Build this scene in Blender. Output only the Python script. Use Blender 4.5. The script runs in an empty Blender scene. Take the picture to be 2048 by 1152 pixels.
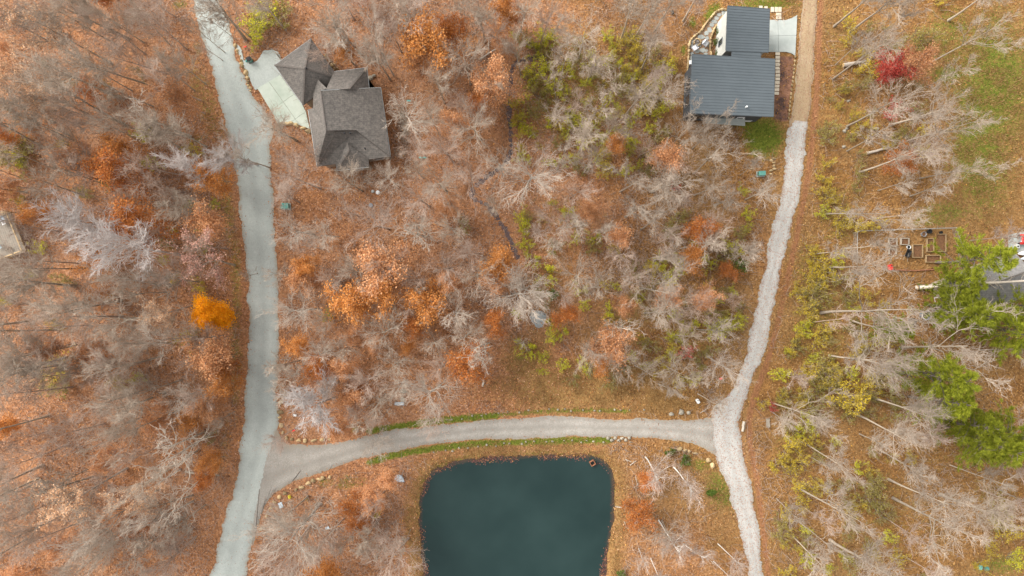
import bpy, bmesh, math, random
import numpy as np
from mathutils import Vector, Matrix

# ------------------------------------------------------------------ camera, sky, sun, exposure
SC = bpy.context.scene
COL = SC.collection
HC = 91.0            # camera height above the ground (m)
PPM = 15.0           # photograph pixels per metre on the ground
CX, CY = 1024.0, 576.0

cam_d = bpy.data.cameras.new("camera")
cam = bpy.data.objects.new("camera", cam_d)
COL.objects.link(cam)
cam.location = (0, 0, HC)
cam.rotation_euler = (0, 0, 0)
cam_d.sensor_width = 36.0
cam_d.lens = 18.0 / ((CX / PPM) / HC)
cam_d.clip_end = 2000
SC.camera = cam

SUN_EL, SUN_AZ = math.radians(38), math.radians(-58)     # light comes from the upper left of the picture
world = bpy.data.worlds.new("World")
SC.world = world
world.use_nodes = True
wn, wl = world.node_tree.nodes, world.node_tree.links
for n in list(wn): wn.remove(n)
w_out = wn.new("ShaderNodeOutputWorld"); w_bg = wn.new("ShaderNodeBackground")
w_sky = wn.new("ShaderNodeTexSky"); w_hs = wn.new("ShaderNodeHueSaturation")
w_sky.sky_type = 'NISHITA'; w_sky.sun_disc = False
w_sky.sun_elevation = SUN_EL; w_sky.sun_rotation = SUN_AZ
w_sky.air_density = 1.0; w_sky.dust_density = 3.0
w_hs.inputs['Saturation'].default_value = 0.06            # thin even cloud: a pale grey sky
wl.new(w_sky.outputs[0], w_hs.inputs['Color']); wl.new(w_hs.outputs[0], w_bg.inputs['Color'])
w_bg.inputs['Strength'].default_value = 0.15
wl.new(w_bg.outputs[0], w_out.inputs['Surface'])

sun_d = bpy.data.lights.new("sun", 'SUN'); sun = bpy.data.objects.new("sun", sun_d); COL.objects.link(sun)
sun_d.energy = 1.1; sun_d.angle = math.radians(40); sun_d.color = (1.0, 0.94, 0.85)
sd = Vector((math.sin(SUN_AZ) * math.cos(SUN_EL), math.cos(SUN_AZ) * math.cos(SUN_EL), math.sin(SUN_EL)))
sun.rotation_euler = sd.to_track_quat('Z', 'Y').to_euler()
sun.location = (0, 0, 120)

SC.view_settings.view_transform = 'Standard'
SC.view_settings.look = 'None'
SC.view_settings.exposure = 1.42
SC.view_settings.gamma = 1.0
SC.view_settings.use_curve_mapping = False
SC.render.engine = 'CYCLES'
SC.cycles.max_bounces = 4
SC.cycles.diffuse_bounces = 2
SC.cycles.glossy_bounces = 2
SC.cycles.transmission_bounces = 3
SC.cycles.transparent_max_bounces = 6
SC.cycles.use_denoising = True
SC.cycles.use_light_tree = False
SC.cycles.caustics_reflective = False
SC.cycles.caustics_refractive = False

rng = np.random.default_rng(11)
R = random.Random(5)

# ------------------------------------------------------------------ helpers
def at(px, py, z=0.0):
    """A place seen at photograph pixel (px, py), standing z metres above the ground."""
    k = (HC - z) / HC / PPM
    return (px - CX) * k, (CY - py) * k

def tag(o, label=None, cat=None, group=None, kind=None):
    if label: o["label"] = label
    if cat: o["category"] = cat
    if group: o["group"] = group
    if kind: o["kind"] = kind
    return o

def link(name, data, parent=None, loc=None, rz=0.0):
    o = bpy.data.objects.new(name, data)
    COL.objects.link(o)
    if parent: o.parent = parent
    if loc is not None: o.location = loc
    if rz: o.rotation_euler = (0, 0, rz)
    return o

def thing(name, label, cat, loc=(0, 0, 0), rz=0.0, group=None):
    o = link(name, None, None, loc, rz)
    o.empty_display_size = 0.3
    return tag(o, label, cat, group)

def mesh_np(name, V, F, mats=(), smooth=False):
    """V (n,3) and F (m,3) or (m,4) arrays to a mesh."""
    V = np.ascontiguousarray(V, dtype=np.float32); F = np.ascontiguousarray(F, dtype=np.int32)
    me = bpy.data.meshes.new(name)
    me.vertices.add(len(V)); me.vertices.foreach_set("co", V.ravel())
    k = F.shape[1]
    me.loops.add(F.size); me.loops.foreach_set("vertex_index", F.ravel())
    me.polygons.add(len(F))
    me.polygons.foreach_set("loop_start", np.arange(0, F.size, k, dtype=np.int32))
    if smooth: me.polygons.foreach_set("use_smooth", np.ones(len(F), dtype=bool))
    me.update(calc_edges=True)
    for m in mats: me.materials.append(m)
    return me

def bm_mesh(name, bm, mat, smooth=False):
    me = bpy.data.meshes.new(name)
    bmesh.ops.recalc_face_normals(bm, faces=bm.faces)
    bm.to_mesh(me); bm.free()
    if mat: me.materials.append(mat)
    if smooth:
        for p in me.polygons: p.use_smooth = True
    return me

def bm_box(bm, c, s, rz=0.0, bev=0.0, rx=0.0, ry=0.0):
    m = Matrix.Translation(c) @ Matrix.Rotation(rz, 4, 'Z') @ Matrix.Rotation(ry, 4, 'Y') @ Matrix.Rotation(rx, 4, 'X') @ Matrix.Diagonal((s[0], s[1], s[2], 1))
    r = bmesh.ops.create_cube(bm, size=1.0, matrix=m)
    if bev > 0:
        es = list({e for v in r['verts'] for e in v.link_edges})
        bmesh.ops.bevel(bm, geom=es, offset=bev, segments=1, affect='EDGES')
    return bm

def bm_cyl(bm, c, r1, r2, h, seg=12, rot=None):
    m = Matrix.Translation(c) @ (rot or Matrix.Identity(4))
    bmesh.ops.create_cone(bm, cap_ends=True, segments=seg, radius1=r1, radius2=r2, depth=h, matrix=m)
    return bm

def bm_bar(bm, a, b, r, seg=6, r2=None):
    a, b = Vector(a), Vector(b); d = b - a
    m = Matrix.Translation((a + b) / 2) @ d.to_track_quat('Z', 'Y').to_matrix().to_4x4()
    bmesh.ops.create_cone(bm, cap_ends=True, segments=seg, radius1=r, radius2=r if r2 is None else r2, depth=d.length, matrix=m)
    return bm

def box(name, c, s, mat, parent, rz=0.0, bev=0.0, rx=0.0, ry=0.0):
    bm = bmesh.new(); bm_box(bm, c, s, rz, bev, rx, ry)
    return link(name, bm_mesh(name, bm, mat), parent)

def cyl(name, c, r1, r2, h, mat, parent, seg=14, rot=None):
    bm = bmesh.new(); bm_cyl(bm, c, r1, r2, h, seg, rot)
    return link(name, bm_mesh(name, bm, mat), parent)

def bar(name, a, b, r, mat, parent, seg=6):
    bm = bmesh.new(); bm_bar(bm, a, b, r, seg)
    return link(name, bm_mesh(name, bm, mat), parent)

def smooth_path(pts, step):
    """Catmull-Rom through pts, resampled at about step metres."""
    P = np.array(pts, float)
    Q = np.vstack([2 * P[0] - P[1], P, 2 * P[-1] - P[-2]])
    out = []
    for i in range(1, len(Q) - 2):
        t = np.linspace(0, 1, 12, endpoint=False)[:, None]
        a, b, c, d = Q[i - 1], Q[i], Q[i + 1], Q[i + 2]
        out.append(0.5 * (2 * b + (c - a) * t + (2 * a - 5 * b + 4 * c - d) * t ** 2 + (3 * b - a - 3 * c + d) * t ** 3))
    out = np.vstack(out + [P[-1:]])
    s = np.r_[0, np.cumsum(np.linalg.norm(np.diff(out, axis=0), axis=1))]
    n = max(4, int(s[-1] / step)) if step > 0 else int(-step)
    q = np.linspace(0, s[-1], n)
    return np.stack([np.interp(q, s, out[:, 0]), np.interp(q, s, out[:, 1])], 1)

def px2w(pts, z=0.0):
    return [at(x, y, z) for x, y in pts]

def in_poly(X, Y, poly):
    poly = np.asarray(poly, float); ins = np.zeros(X.shape, bool)
    x1, y1 = poly[-1]
    for x2, y2 in poly:
        c = ((y1 > Y) != (y2 > Y))
        with np.errstate(divide='ignore', invalid='ignore'):
            ins ^= c & (X < (x2 - x1) * (Y - y1) / ((y2 - y1) if y2 != y1 else 1e-9) + x1)
        x1, y1 = x2, y2
    return ins

def vnoise(X, Y, s, seed=0):
    """Smooth value noise in about -1..1."""
    r = np.random.default_rng(seed); T = r.uniform(-1, 1, (64, 64))
    x, y = X * s, Y * s
    i, j = np.floor(x).astype(int), np.floor(y).astype(int); f, g = x - i, y - j
    f = f * f * (3 - 2 * f); g = g * g * (3 - 2 * g)
    a = T[i % 64, j % 64]; b = T[(i + 1) % 64, j % 64]; c = T[i % 64, (j + 1) % 64]; d = T[(i + 1) % 64, (j + 1) % 64]
    return (a * (1 - f) + b * f) * (1 - g) + (c * (1 - f) + d * f) * g

ORD = ["nearest", "second nearest", "third nearest", "fourth nearest", "fifth nearest", "sixth nearest", "seventh nearest",
       "eighth nearest", "ninth nearest", "tenth nearest", "eleventh nearest", "twelfth nearest", "thirteenth nearest",
       "fourteenth nearest", "fifteenth nearest", "sixteenth nearest", "seventeenth nearest", "eighteenth nearest", "nineteenth nearest", "twentieth nearest", "twenty-first nearest", "twenty-second nearest", "twenty-third nearest", "twenty-fourth nearest", "twenty-fifth nearest", "twenty-sixth nearest", "twenty-seventh nearest", "twenty-eighth nearest"]
NTH = ["first", "second", "third", "fourth", "fifth", "sixth", "seventh", "eighth", "ninth", "tenth", "eleventh", "twelfth",
       "thirteenth", "fourteenth", "fifteenth", "sixteenth", "seventeenth", "eighteenth", "nineteenth", "twentieth",
       "twenty-first", "twenty-second", "twenty-third", "twenty-fourth", "twenty-fifth", "twenty-sixth", "twenty-seventh",
       "twenty-eighth", "twenty-ninth", "thirtieth", "thirty-first", "thirty-second"]

# ------------------------------------------------------------------ materials
def base_mat(name, rough=0.9, spec=0.2):
    m = bpy.data.materials.new(name); m.use_nodes = True
    nt = m.node_tree; b = nt.nodes["Principled BSDF"]
    b.inputs["Roughness"].default_value = rough
    b.inputs["Specular IOR Level"].default_value = spec
    return m, nt, b

def N(nt, t, **kw):
    n = nt.nodes.new(t)
    for k, v in kw.items():
        if k in n.inputs: n.inputs[k].default_value = v
        else: setattr(n, k, v)
    return n

def ramp(nt, fac, stops, interp='LINEAR'):
    r = nt.nodes.new("ShaderNodeValToRGB"); cr = r.color_ramp; cr.interpolation = interp
    while len(cr.elements) < len(stops): cr.elements.new(0.5)
    for e, (p, c) in zip(cr.elements, stops):
        e.position = p; e.color = (c[0], c[1], c[2], 1)
    nt.links.new(fac, r.inputs[0]); return r.outputs[0]

def mixc(nt, fac, a, b, mode='MIX'):
    n = nt.nodes.new("ShaderNodeMix"); n.data_type = 'RGBA'; n.blend_type = mode
    for s, v in ((0, fac), (6, a), (7, b)):
        if hasattr(v, 'links'): nt.links.new(v, n.inputs[s])
        else: n.inputs[s].default_value = v if s == 0 else (v[0], v[1], v[2], 1)
    return n.outputs[2]

def math_(nt, op, a, b=None, clamp=False):
    n = nt.nodes.new("ShaderNodeMath"); n.operation = op; n.use_clamp = clamp
    for i, v in enumerate((a, b)):
        if v is None: continue
        if hasattr(v, 'links'): nt.links.new(v, n.inputs[i])
        else: n.inputs[i].default_value = v
    return n.outputs[0]

def coords(nt, scale=1.0, out='Object'):
    c = nt.nodes.new("ShaderNodeTexCoord"); mp = nt.nodes.new("ShaderNodeMapping")
    mp.inputs['Scale'].default_value = (scale,) * 3 if not isinstance(scale, tuple) else scale
    nt.links.new(c.outputs[out], mp.inputs[0]); return mp.outputs[0]

def noise(nt, vec, scale, detail=3, rough=0.55):
    n = N(nt, "ShaderNodeTexNoise", Scale=scale, Detail=detail, Roughness=rough)
    nt.links.new(vec, n.inputs['Vector']); return n.outputs['Fac']

def bump(nt, b, h, strength=0.4, dist=0.05):
    n = N(nt, "ShaderNodeBump", Strength=strength, Distance=dist)
    nt.links.new(h, n.inputs['Height']); nt.links.new(n.outputs[0], b.inputs['Normal'])

def plain(name, c1, c2=None, scale=2.0, rough=0.85, spec=0.25, bmp=0.2, bscale=None, jitter=0.0, dist=0.03, metal=0.0):
    """Two-tone noisy material with fine relief; jitter shifts brightness per object."""
    m, nt, b = base_mat(name, rough, spec)
    b.inputs["Metallic"].default_value = metal
    v = coords(nt)
    f = noise(nt, v, scale, 5, 0.65)
    c2 = c2 or tuple(x * 0.72 for x in c1)
    col = ramp(nt, f, [(0.32, c2), (0.68, c1)])
    if jitter:
        oi = nt.nodes.new("ShaderNodeObjectInfo")
        k = math_(nt, 'MULTIPLY_ADD', oi.outputs['Random'], jitter * 2); k.node.inputs[2].default_value = 1 - jitter
        hs = N(nt, "ShaderNodeHueSaturation"); nt.links.new(k, hs.inputs['Value']); nt.links.new(col, hs.inputs['Color']); col = hs.outputs[0]
    nt.links.new(col, b.inputs['Base Color'])
    if bmp: bump(nt, b, noise(nt, v, bscale or scale * 6, 3), bmp, dist)
    return m

def bark(name, light, dark, jitter=0.18):
    m, nt, b = base_mat(name, 0.92, 0.12)
    v = coords(nt, (3.0, 3.0, 0.7))
    f = noise(nt, v, 2.2, 5, 0.7)
    g = nt.nodes.new("ShaderNodeNewGeometry")
    f2 = math_(nt, 'MULTIPLY_ADD', g.outputs['Random Per Island'], 0.5); f2.node.inputs[2].default_value = 0.0
    f3 = math_(nt, 'ADD', math_(nt, 'MULTIPLY', f, 0.75), math_(nt, 'MULTIPLY', f2, 0.6))
    col = ramp(nt, f3, [(0.25, dark), (0.8, light)])
    oi = nt.nodes.new("ShaderNodeObjectInfo")
    k = math_(nt, 'MULTIPLY_ADD', oi.outputs['Random'], jitter * 2); k.node.inputs[2].default_value = 1 - jitter
    hs = N(nt, "ShaderNodeHueSaturation"); nt.links.new(k, hs.inputs['Value']); nt.links.new(col, hs.inputs['Color'])
    nt.links.new(hs.outputs[0], b.inputs['Base Color'])
    return m

def leafm(name, stops, trans=0.25, jitter=0.15, rough=0.7):
    m, nt, b = base_mat(name, rough, 0.2)
    g = nt.nodes.new("ShaderNodeNewGeometry")
    col = ramp(nt, g.outputs['Random Per Island'], stops)
    oi = nt.nodes.new("ShaderNodeObjectInfo")
    k = math_(nt, 'MULTIPLY_ADD', oi.outputs['Random'], jitter * 2); k.node.inputs[2].default_value = 1 - jitter
    hs = N(nt, "ShaderNodeHueSaturation"); nt.links.new(k, hs.inputs['Value']); nt.links.new(col, hs.inputs['Color'])
    nt.links.new(hs.outputs[0], b.inputs['Base Color'])
    if trans:
        t = nt.nodes.new("ShaderNodeBsdfTranslucent"); nt.links.new(hs.outputs[0], t.inputs['Color'])
        mx = nt.nodes.new("ShaderNodeMixShader"); mx.inputs[0].default_value = trans
        nt.links.new(b.outputs[0], mx.inputs[1]); nt.links.new(t.outputs[0], mx.inputs[2])
        nt.links.new(mx.outputs[0], nt.nodes["Material Output"].inputs['Surface'])
    return m

M = {}
M['bark_grey'] = bark('grey_bark', (0.44, 0.37, 0.29), (0.20, 0.16, 0.12))
M['bark_pink'] = bark('pinkish_bark', (0.46, 0.35, 0.28), (0.24, 0.17, 0.13))
M['bark_pale'] = bark('pale_bark', (0.46, 0.40, 0.335), (0.25, 0.21, 0.17))
M['bark_lilac'] = bark('silvery_bark', (0.55, 0.485, 0.445), (0.30, 0.255, 0.23))
M['bark_dead'] = bark('bleached_wood', (0.60, 0.53, 0.44), (0.36, 0.30, 0.24))
M['bark_birch'] = bark('white_birch_bark', (0.78, 0.74, 0.68), (0.44, 0.41, 0.37))
M['bark_dark'] = bark('dark_bark', (0.22, 0.18, 0.15), (0.09, 0.075, 0.06))
M['twig_grey'] = bark('grey_twig', (0.47, 0.385, 0.305), (0.28, 0.22, 0.17))
M['twig_pink'] = bark('pinkish_twig', (0.53, 0.405, 0.325), (0.32, 0.235, 0.185))
M['twig_pale'] = bark('pale_twig', (0.55, 0.465, 0.38), (0.34, 0.275, 0.22))
M['twig_lilac'] = bark('silvery_twig', (0.62, 0.55, 0.51), (0.38, 0.33, 0.30))
M['leaf_orange'] = leafm('orange_leaf', [(0, (0.36, 0.125, 0.03)), (0.5, (0.55, 0.215, 0.05)), (1, (0.66, 0.31, 0.10))])
M['leaf_salmon'] = leafm('salmon_leaf', [(0, (0.38, 0.155, 0.065)), (0.5, (0.56, 0.26, 0.11)), (1, (0.64, 0.36, 0.19))])
M['leaf_rust'] = leafm('rusty_leaf', [(0, (0.30, 0.085, 0.02)), (0.6, (0.47, 0.155, 0.035)), (1, (0.56, 0.24, 0.07))])
M['leaf_vivid'] = leafm('vivid_orange_leaf', [(0, (0.80, 0.29, 0.005)), (0.5, (0.93, 0.39, 0.007)), (1, (0.95, 0.47, 0.015))], trans=0.45, jitter=0.03)
M['leaf_peach'] = leafm('peach_oak_leaf', [(0, (0.44, 0.22, 0.11)), (0.5, (0.62, 0.36, 0.20)), (1, (0.70, 0.47, 0.29))])
M['leaf_mauve'] = leafm('mauve_leaf', [(0, (0.36, 0.16, 0.11)), (0.5, (0.52, 0.27, 0.20)), (1, (0.62, 0.38, 0.29))])
M['leaf_red'] = leafm('crimson_leaf', [(0, (0.26, 0.025, 0.02)), (0.6, (0.46, 0.06, 0.045)), (1, (0.52, 0.13, 0.08))])
M['leaf_lime'] = leafm('lime_leaf', [(0, (0.30, 0.28, 0.015)), (0.5, (0.48, 0.45, 0.02)), (1, (0.62, 0.56, 0.045))])
M['leaf_yellow'] = leafm('yellow_leaf', [(0, (0.30, 0.21, 0.025)), (0.5, (0.47, 0.34, 0.03)), (1, (0.60, 0.45, 0.05))])
M['leaf_olive'] = leafm('olive_leaf', [(0, (0.16, 0.13, 0.03)), (0.5, (0.27, 0.22, 0.05)), (1, (0.36, 0.30, 0.09))])
M['leaf_green'] = leafm('dark_green_leaf', [(0, (0.05, 0.08, 0.015)), (0.5, (0.09, 0.14, 0.02)), (1, (0.16, 0.22, 0.03))])
M['needle'] = leafm('pine_needle', [(0, (0.12, 0.15, 0.014)), (0.5, (0.25, 0.28, 0.02)), (1, (0.42, 0.42, 0.04))], trans=0.35, jitter=0.2)
M['stone_tan'] = plain('tan_sandstone', (0.52, 0.385, 0.21), (0.28, 0.195, 0.10), 2.5, 0.9, 0.2, 0.5, 9, 0.38)
M['stone_pale'] = plain('pale_stone', (0.40, 0.36, 0.285), (0.24, 0.21, 0.165), 3, 0.9, 0.2, 0.4, 10, 0.2)
M['flag'] = plain('blue_grey_flagstone', (0.36, 0.37, 0.34), (0.24, 0.26, 0.25), 1.6, 0.85, 0.25, 0.25, 8, 0.14)
M['paver'] = plain('sand_paver', (0.60, 0.52, 0.40), (0.48, 0.41, 0.31), 4, 0.9, 0.2, 0.2, 20, 0.06)
M['concrete'] = plain('pale_concrete', (0.42, 0.44, 0.41), (0.31, 0.335, 0.31), 0.45, 0.85, 0.25, 0.1, 12)
M['concrete_green'] = plain('green_tinted_concrete', (0.54, 0.57, 0.49), (0.38, 0.43, 0.35), 0.4, 0.8, 0.3, 0.1, 12)
M['metal_roof'] = plain('slate_blue_metal', (0.098, 0.115, 0.125), (0.084, 0.099, 0.108), 0.5, 0.5, 0.35, 0.04, 3, 0.03, metal=0.0)
M['white_wall'] = plain('white_siding', (0.62, 0.62, 0.57), (0.48, 0.49, 0.44), 0.6, 0.8, 0.3, 0.05, 8)
M['tan_wall'] = plain('tan_siding', (0.42, 0.35, 0.27), (0.33, 0.27, 0.21), 0.8, 0.85, 0.2, 0.1, 9)
M['dark_wall'] = plain('charcoal_siding', (0.07, 0.075, 0.08), (0.05, 0.05, 0.055), 0.8, 0.8, 0.3, 0.1, 9)
M['wood'] = plain('new_lumber', (0.50, 0.35, 0.18), (0.36, 0.245, 0.125), 5, 0.8, 0.25, 0.2, 20, 0.1)
M['wood_grey'] = plain('weathered_lumber', (0.40, 0.34, 0.27), (0.26, 0.22, 0.17), 4, 0.9, 0.2, 0.25, 18, 0.15)
M['bed_wood'] = plain('faded_bed_board', (0.36, 0.25, 0.135), (0.25, 0.17, 0.09), 4, 0.9, 0.2, 0.25, 18, 0.15)
M['wood_red'] = plain('red_brown_deck', (0.30, 0.13, 0.07), (0.20, 0.085, 0.045), 3, 0.8, 0.25, 0.2, 14, 0.08)
M['glass'] = plain('window_glass', (0.04, 0.05, 0.06), (0.03, 0.04, 0.045), 1, 0.08, 0.6, 0)
M['white_paint'] = plain('white_plastic', (0.80, 0.80, 0.78), (0.70, 0.70, 0.68), 3, 0.5, 0.4, 0.05)
M['pale_blue'] = plain('pale_blue_plastic', (0.56, 0.63, 0.67), (0.44, 0.51, 0.56), 2, 0.5, 0.4, 0.1)
M['red'] = plain('red_plastic', (0.70, 0.03, 0.02), (0.52, 0.02, 0.015), 3, 0.4, 0.5, 0.02)
M['magenta'] = plain('magenta_plastic', (0.50, 0.02, 0.16), None, 3, 0.4, 0.5, 0.02)
M['yellow'] = plain('yellow_plastic', (0.80, 0.68, 0.03), None, 3, 0.5, 0.4, 0.02)
M['black'] = plain('black_rubber', (0.025, 0.025, 0.027), (0.015, 0.015, 0.016), 4, 0.7, 0.3, 0.1)
M['grey_plastic'] = plain('grey_plastic', (0.30, 0.31, 0.33), (0.22, 0.23, 0.25), 3, 0.6, 0.35, 0.05)
M['teal'] = plain('teal_green_paint', (0.10, 0.28, 0.23), (0.07, 0.21, 0.17), 2, 0.5, 0.4, 0.05)
M['aqua'] = plain('aqua_plastic', (0.16, 0.52, 0.46), (0.11, 0.40, 0.36), 2, 0.5, 0.4, 0.05)
M['blue'] = plain('blue_plastic', (0.10, 0.17, 0.30), (0.06, 0.11, 0.20), 2, 0.5, 0.4, 0.05)
M['soil'] = plain('garden_soil', (0.20, 0.10, 0.05), (0.10, 0.055, 0.03), 6, 0.95, 0.1, 0.6, 14, 0.1)
M['cushion'] = plain('pale_grey_cushion', (0.62, 0.63, 0.65), (0.54, 0.55, 0.57), 3, 0.9, 0.1, 0.1)
M['wire'] = plain('galvanised_wire', (0.34, 0.33, 0.31), None, 3, 0.6, 0.4, 0)
M['ash'] = plain('grey_ash', (0.28, 0.27, 0.26), (0.12, 0.115, 0.11), 5, 0.95, 0.1, 0.5, 12)

def shingle_mat(name, c1, c2, c3):
    m, nt, b = base_mat(name, 0.95, 0.12)
    v = coords(nt)
    br = N(nt, "ShaderNodeTexBrick", Scale=1.0)
    br.inputs['Color1'].default_value = (*c1, 1); br.inputs['Color2'].default_value = (*c2, 1); br.inputs['Mortar'].default_value = (*c3, 1)
    br.inputs['Brick Width'].default_value = 0.55; br.inputs['Row Height'].default_value = 0.24; br.inputs['Mortar Size'].default_value = 0.018
    br.inputs['Bias'].default_value = 0.0
    nt.links.new(v, br.inputs['Vector'])
    f = noise(nt, v, 1.7, 6, 0.75)
    col = mixc(nt, 0.7, br.outputs['Color'], ramp(nt, noise(nt, v, 2.6, 6, 0.8), [(0.34, c3), (0.5, c2), (0.64, c1)]))
    nt.links.new(col, b.inputs['Base Color'])
    bump(nt, b, mixc(nt, 0.5, br.outputs['Color'], noise(nt, v, 7, 3)), 0.5, 0.04)
    return m
M['shingle'] = shingle_mat('brown_grey_shingle', (0.200, 0.176, 0.154), (0.132, 0.119, 0.107), (0.065, 0.060, 0.055))
M['shingle_far'] = shingle_mat('grey_shingle', (0.30, 0.28, 0.26), (0.22, 0.21, 0.20), (0.12, 0.115, 0.11))
M['ridge'] = plain('ridge_shingle', (0.15, 0.13, 0.115), (0.10, 0.088, 0.078), 4, 0.95, 0.1, 0.3)
M['trim'] = plain('pale_metal_trim', (0.46, 0.48, 0.47), (0.38, 0.40, 0.39), 2, 0.6, 0.4, 0.03)

# ------------------------------------------------------------------ layout of the land (outlines in metres)
ROAD_L = [(372, -60), (385, 0), (405, 75), (425, 140), (440, 200), (450, 245), (463, 300), (470, 345), (478, 400), (487, 460), (493, 520),
          (497, 580), (497, 650), (495, 720), (490, 780), (487, 840), (480, 900), (470, 960), (455, 1020), (440, 1080), (422, 1152), (402, 1230)]
ROAD_R = [(425, -60), (440, 0), (455, 50), (470, 95), (490, 160), (510, 195), (545, 245), (543, 290), (541, 335), (544, 380), (547, 430), (552, 480),
          (556, 540), (557, 600), (557, 680), (556, 740), (555, 800), (557, 850), (545, 900), (532, 960), (518, 1020), (505, 1080), (490, 1152), (470, 1230)]
LANE_T = [(520, 850), (556, 862), (568, 884), (605, 891), (650, 888), (700, 879), (760, 866), (830, 855), (900, 847), (980, 840), (1040, 836), (1110, 832),
          (1160, 833), (1220, 838), (1300, 839), (1380, 840), (1425, 835), (1450, 830)]
LANE_B = [(505, 1095), (522, 1030), (538, 995), (580, 966), (630, 948), (690, 928), (750, 912), (800, 900), (860, 888), (950, 880), (1050, 876),
          (1130, 873), (1200, 873), (1280, 876), (1340, 878), (1380, 885), (1412, 902), (1450, 925)]
TRK_L = [(1580, 240), (1570, 330), (1560, 400), (1547, 450), (1530, 530), (1515, 600), (1500, 670), (1490, 720), (1470, 770), (1440, 805), (1425, 830),
         (1423, 870), (1430, 915), (1450, 960), (1465, 1010), (1478, 1060), (1490, 1110), (1497, 1152), (1508, 1230)]
TRK_R = [(1617, 244), (1605, 330), (1593, 400), (1585, 450), (1565, 530), (1550, 600), (1535, 670), (1520, 720), (1500, 770), (1485, 820), (1480, 850),
         (1487, 900), (1500, 960), (1510, 1020), (1518, 1080), (1525, 1152), (1536, 1230)]
SND_L = [(1610, -60), (1605, 0), (1600, 60), (1595, 110), (1588, 200), (1577, 262)]
SND_R = [(1640, -60), (1635, 0), (1632, 60), (1628, 120), (1622, 200), (1613, 266)]
POND = [(845, 985), (850, 965), (862, 950), (885, 937), (915, 928), (960, 922), (1020, 918), (1100, 916), (1170, 914), (1195, 918), (1210, 928), (1222, 940),
        (1226, 960), (1226, 1000), (1224, 1050), (1215, 1090), (1207, 1152), (1200, 1200), (1180, 1260), (1050, 1290), (900, 1270), (860, 1230),
        (850, 1152), (843, 1080), (840, 1030)]
PUDDLE = [(1058, 628), (1068, 618), (1084, 622), (1092, 634), (1090, 650), (1082, 662), (1070, 655), (1058, 644)]
CREEK = [(1090, 112), (1055, 118), (1026, 132), (1021, 170), (1018, 220), (1021, 270), (1018, 308), (1000, 335), (966, 360), (942, 384), (952, 400), (976, 410),
         (992, 432), (1006, 452), (1021, 482), (1036, 518)]
HOUSE_A = [(622, 77), (549, 130), (606, 210), (616, 219), (634, 333), (738, 340), (781, 313), (761, 175), (738, 175), (733, 135), (669, 143)]
HOUSE_B = [(1452, 11), (1540, 17), (1538, 104), (1522, 117), (1550, 118), (1547, 233), (1380, 226), (1385, 108), (1452, 104)]
HOUSE_C = [(1880, 560), (2029, 500), (2110, 480), (2160, 600), (1905, 660)]
DRIVE_A = [(561, 150), (515, 177), (521, 186), (532, 205), (548, 230), (556, 250), (575, 245), (595, 249), (620, 258), (612, 224), (606, 212), (590, 190)]
PAD_A = [(508, 178), (474, 98), (480, 92), (488, 120), (497, 122), (512, 123), (522, 112), (527, 103), (540, 99), (555, 104), (562, 118), (562, 150), (515, 178)]
DRIVE_B = [(1538, 40), (1572, 40.5), (1584, 36), (1594, 30.5), (1592, 70), (1590, 112), (1583, 107), (1572, 104), (1537, 104)]
PAD_C = [(2016, 470), (2048, 463), (2100, 450), (2110, 500), (2050, 512), (2030, 502), (2017, 507)]
PATIO = [(1455, 20), (1438, 20), (1420, 42), (1400, 62), (1382, 76), (1376, 100), (1374, 150), (1390, 150), (1424, 112), (1421, 80), (1432, 55), (1452, 28)]
MULCH = [(1550, 118), (1562, 112), (1588, 112), (1590, 122), (1585, 170), (1576, 245), (1548, 240)]

def road_poly(a, b): return px2w(list(a) + list(b)[::-1])
GX = np.arange(-95, 95.01, 0.25); GY = np.arange(-60, 60.01, 0.25)
XX, YY = np.meshgrid(GX, GY, indexing='ij')
def rast(poly): return in_poly(XX, YY, poly).astype(np.float32)
def blur(A, m):
    k = max(1, int(round(m / 0.25)))
    for ax in (0, 1):
        for _ in range(2):
            P = np.pad(A, [(k, k) if i == ax else (0, 0) for i in range(2)], mode='edge')
            C = np.cumsum(P, axis=ax, dtype=np.float64)
            C = np.concatenate([np.zeros_like(np.take(C, [0], axis=ax)), C], axis=ax)
            n = A.shape[ax]
            A = ((np.take(C, np.arange(2 * k + 1, 2 * k + 1 + n), axis=ax) - np.take(C, np.arange(0, n), axis=ax)) / (2 * k + 1)).astype(np.float32)
    return A
m_road = rast(road_poly(ROAD_L, ROAD_R)); m_lane = rast(road_poly(LANE_T, LANE_B)); m_trk = rast(road_poly(TRK_L, TRK_R)); m_snd = rast(road_poly(SND_L, SND_R))
m_ways = np.clip(m_road + m_lane + m_trk + m_snd, 0, 1)
m_pond = rast(px2w(POND)); m_pud = rast(px2w(PUDDLE))
m_bld = np.clip(rast(px2w(HOUSE_A, 2.5)) + rast(px2w(HOUSE_B, 2.5)) + rast(px2w(HOUSE_C, 3)), 0, 1)
m_slab = np.clip(rast(px2w(DRIVE_A)) + rast(px2w(PAD_A)) + rast(px2w(DRIVE_B)) + rast(px2w(PAD_C)) + rast(px2w(PATIO)), 0, 1)
m_mulch = rast(px2w(MULCH))
m_deckyard = rast(px2w([(-80, 420), (14, 420), (48, 505), (10, 520), (-80, 540)]))
m_garden = rast(px2w([(1708, 462), (1902, 457), (1918, 545), (1775, 540), (1706, 530)]))
crk = smooth_path(px2w(CREEK), 0.4)
d_crk = np.full(XX.shape, 99.0, np.float32)
for i in range(0, len(crk), 2):
    d_crk = np.minimum(d_crk, np.hypot(XX - crk[i, 0], YY - crk[i, 1]))
flat = np.clip(blur(np.clip(m_ways + m_bld + m_slab + m_garden + m_mulch + m_deckyard, 0, 1), 1.0) * 4, 0, 1)
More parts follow.
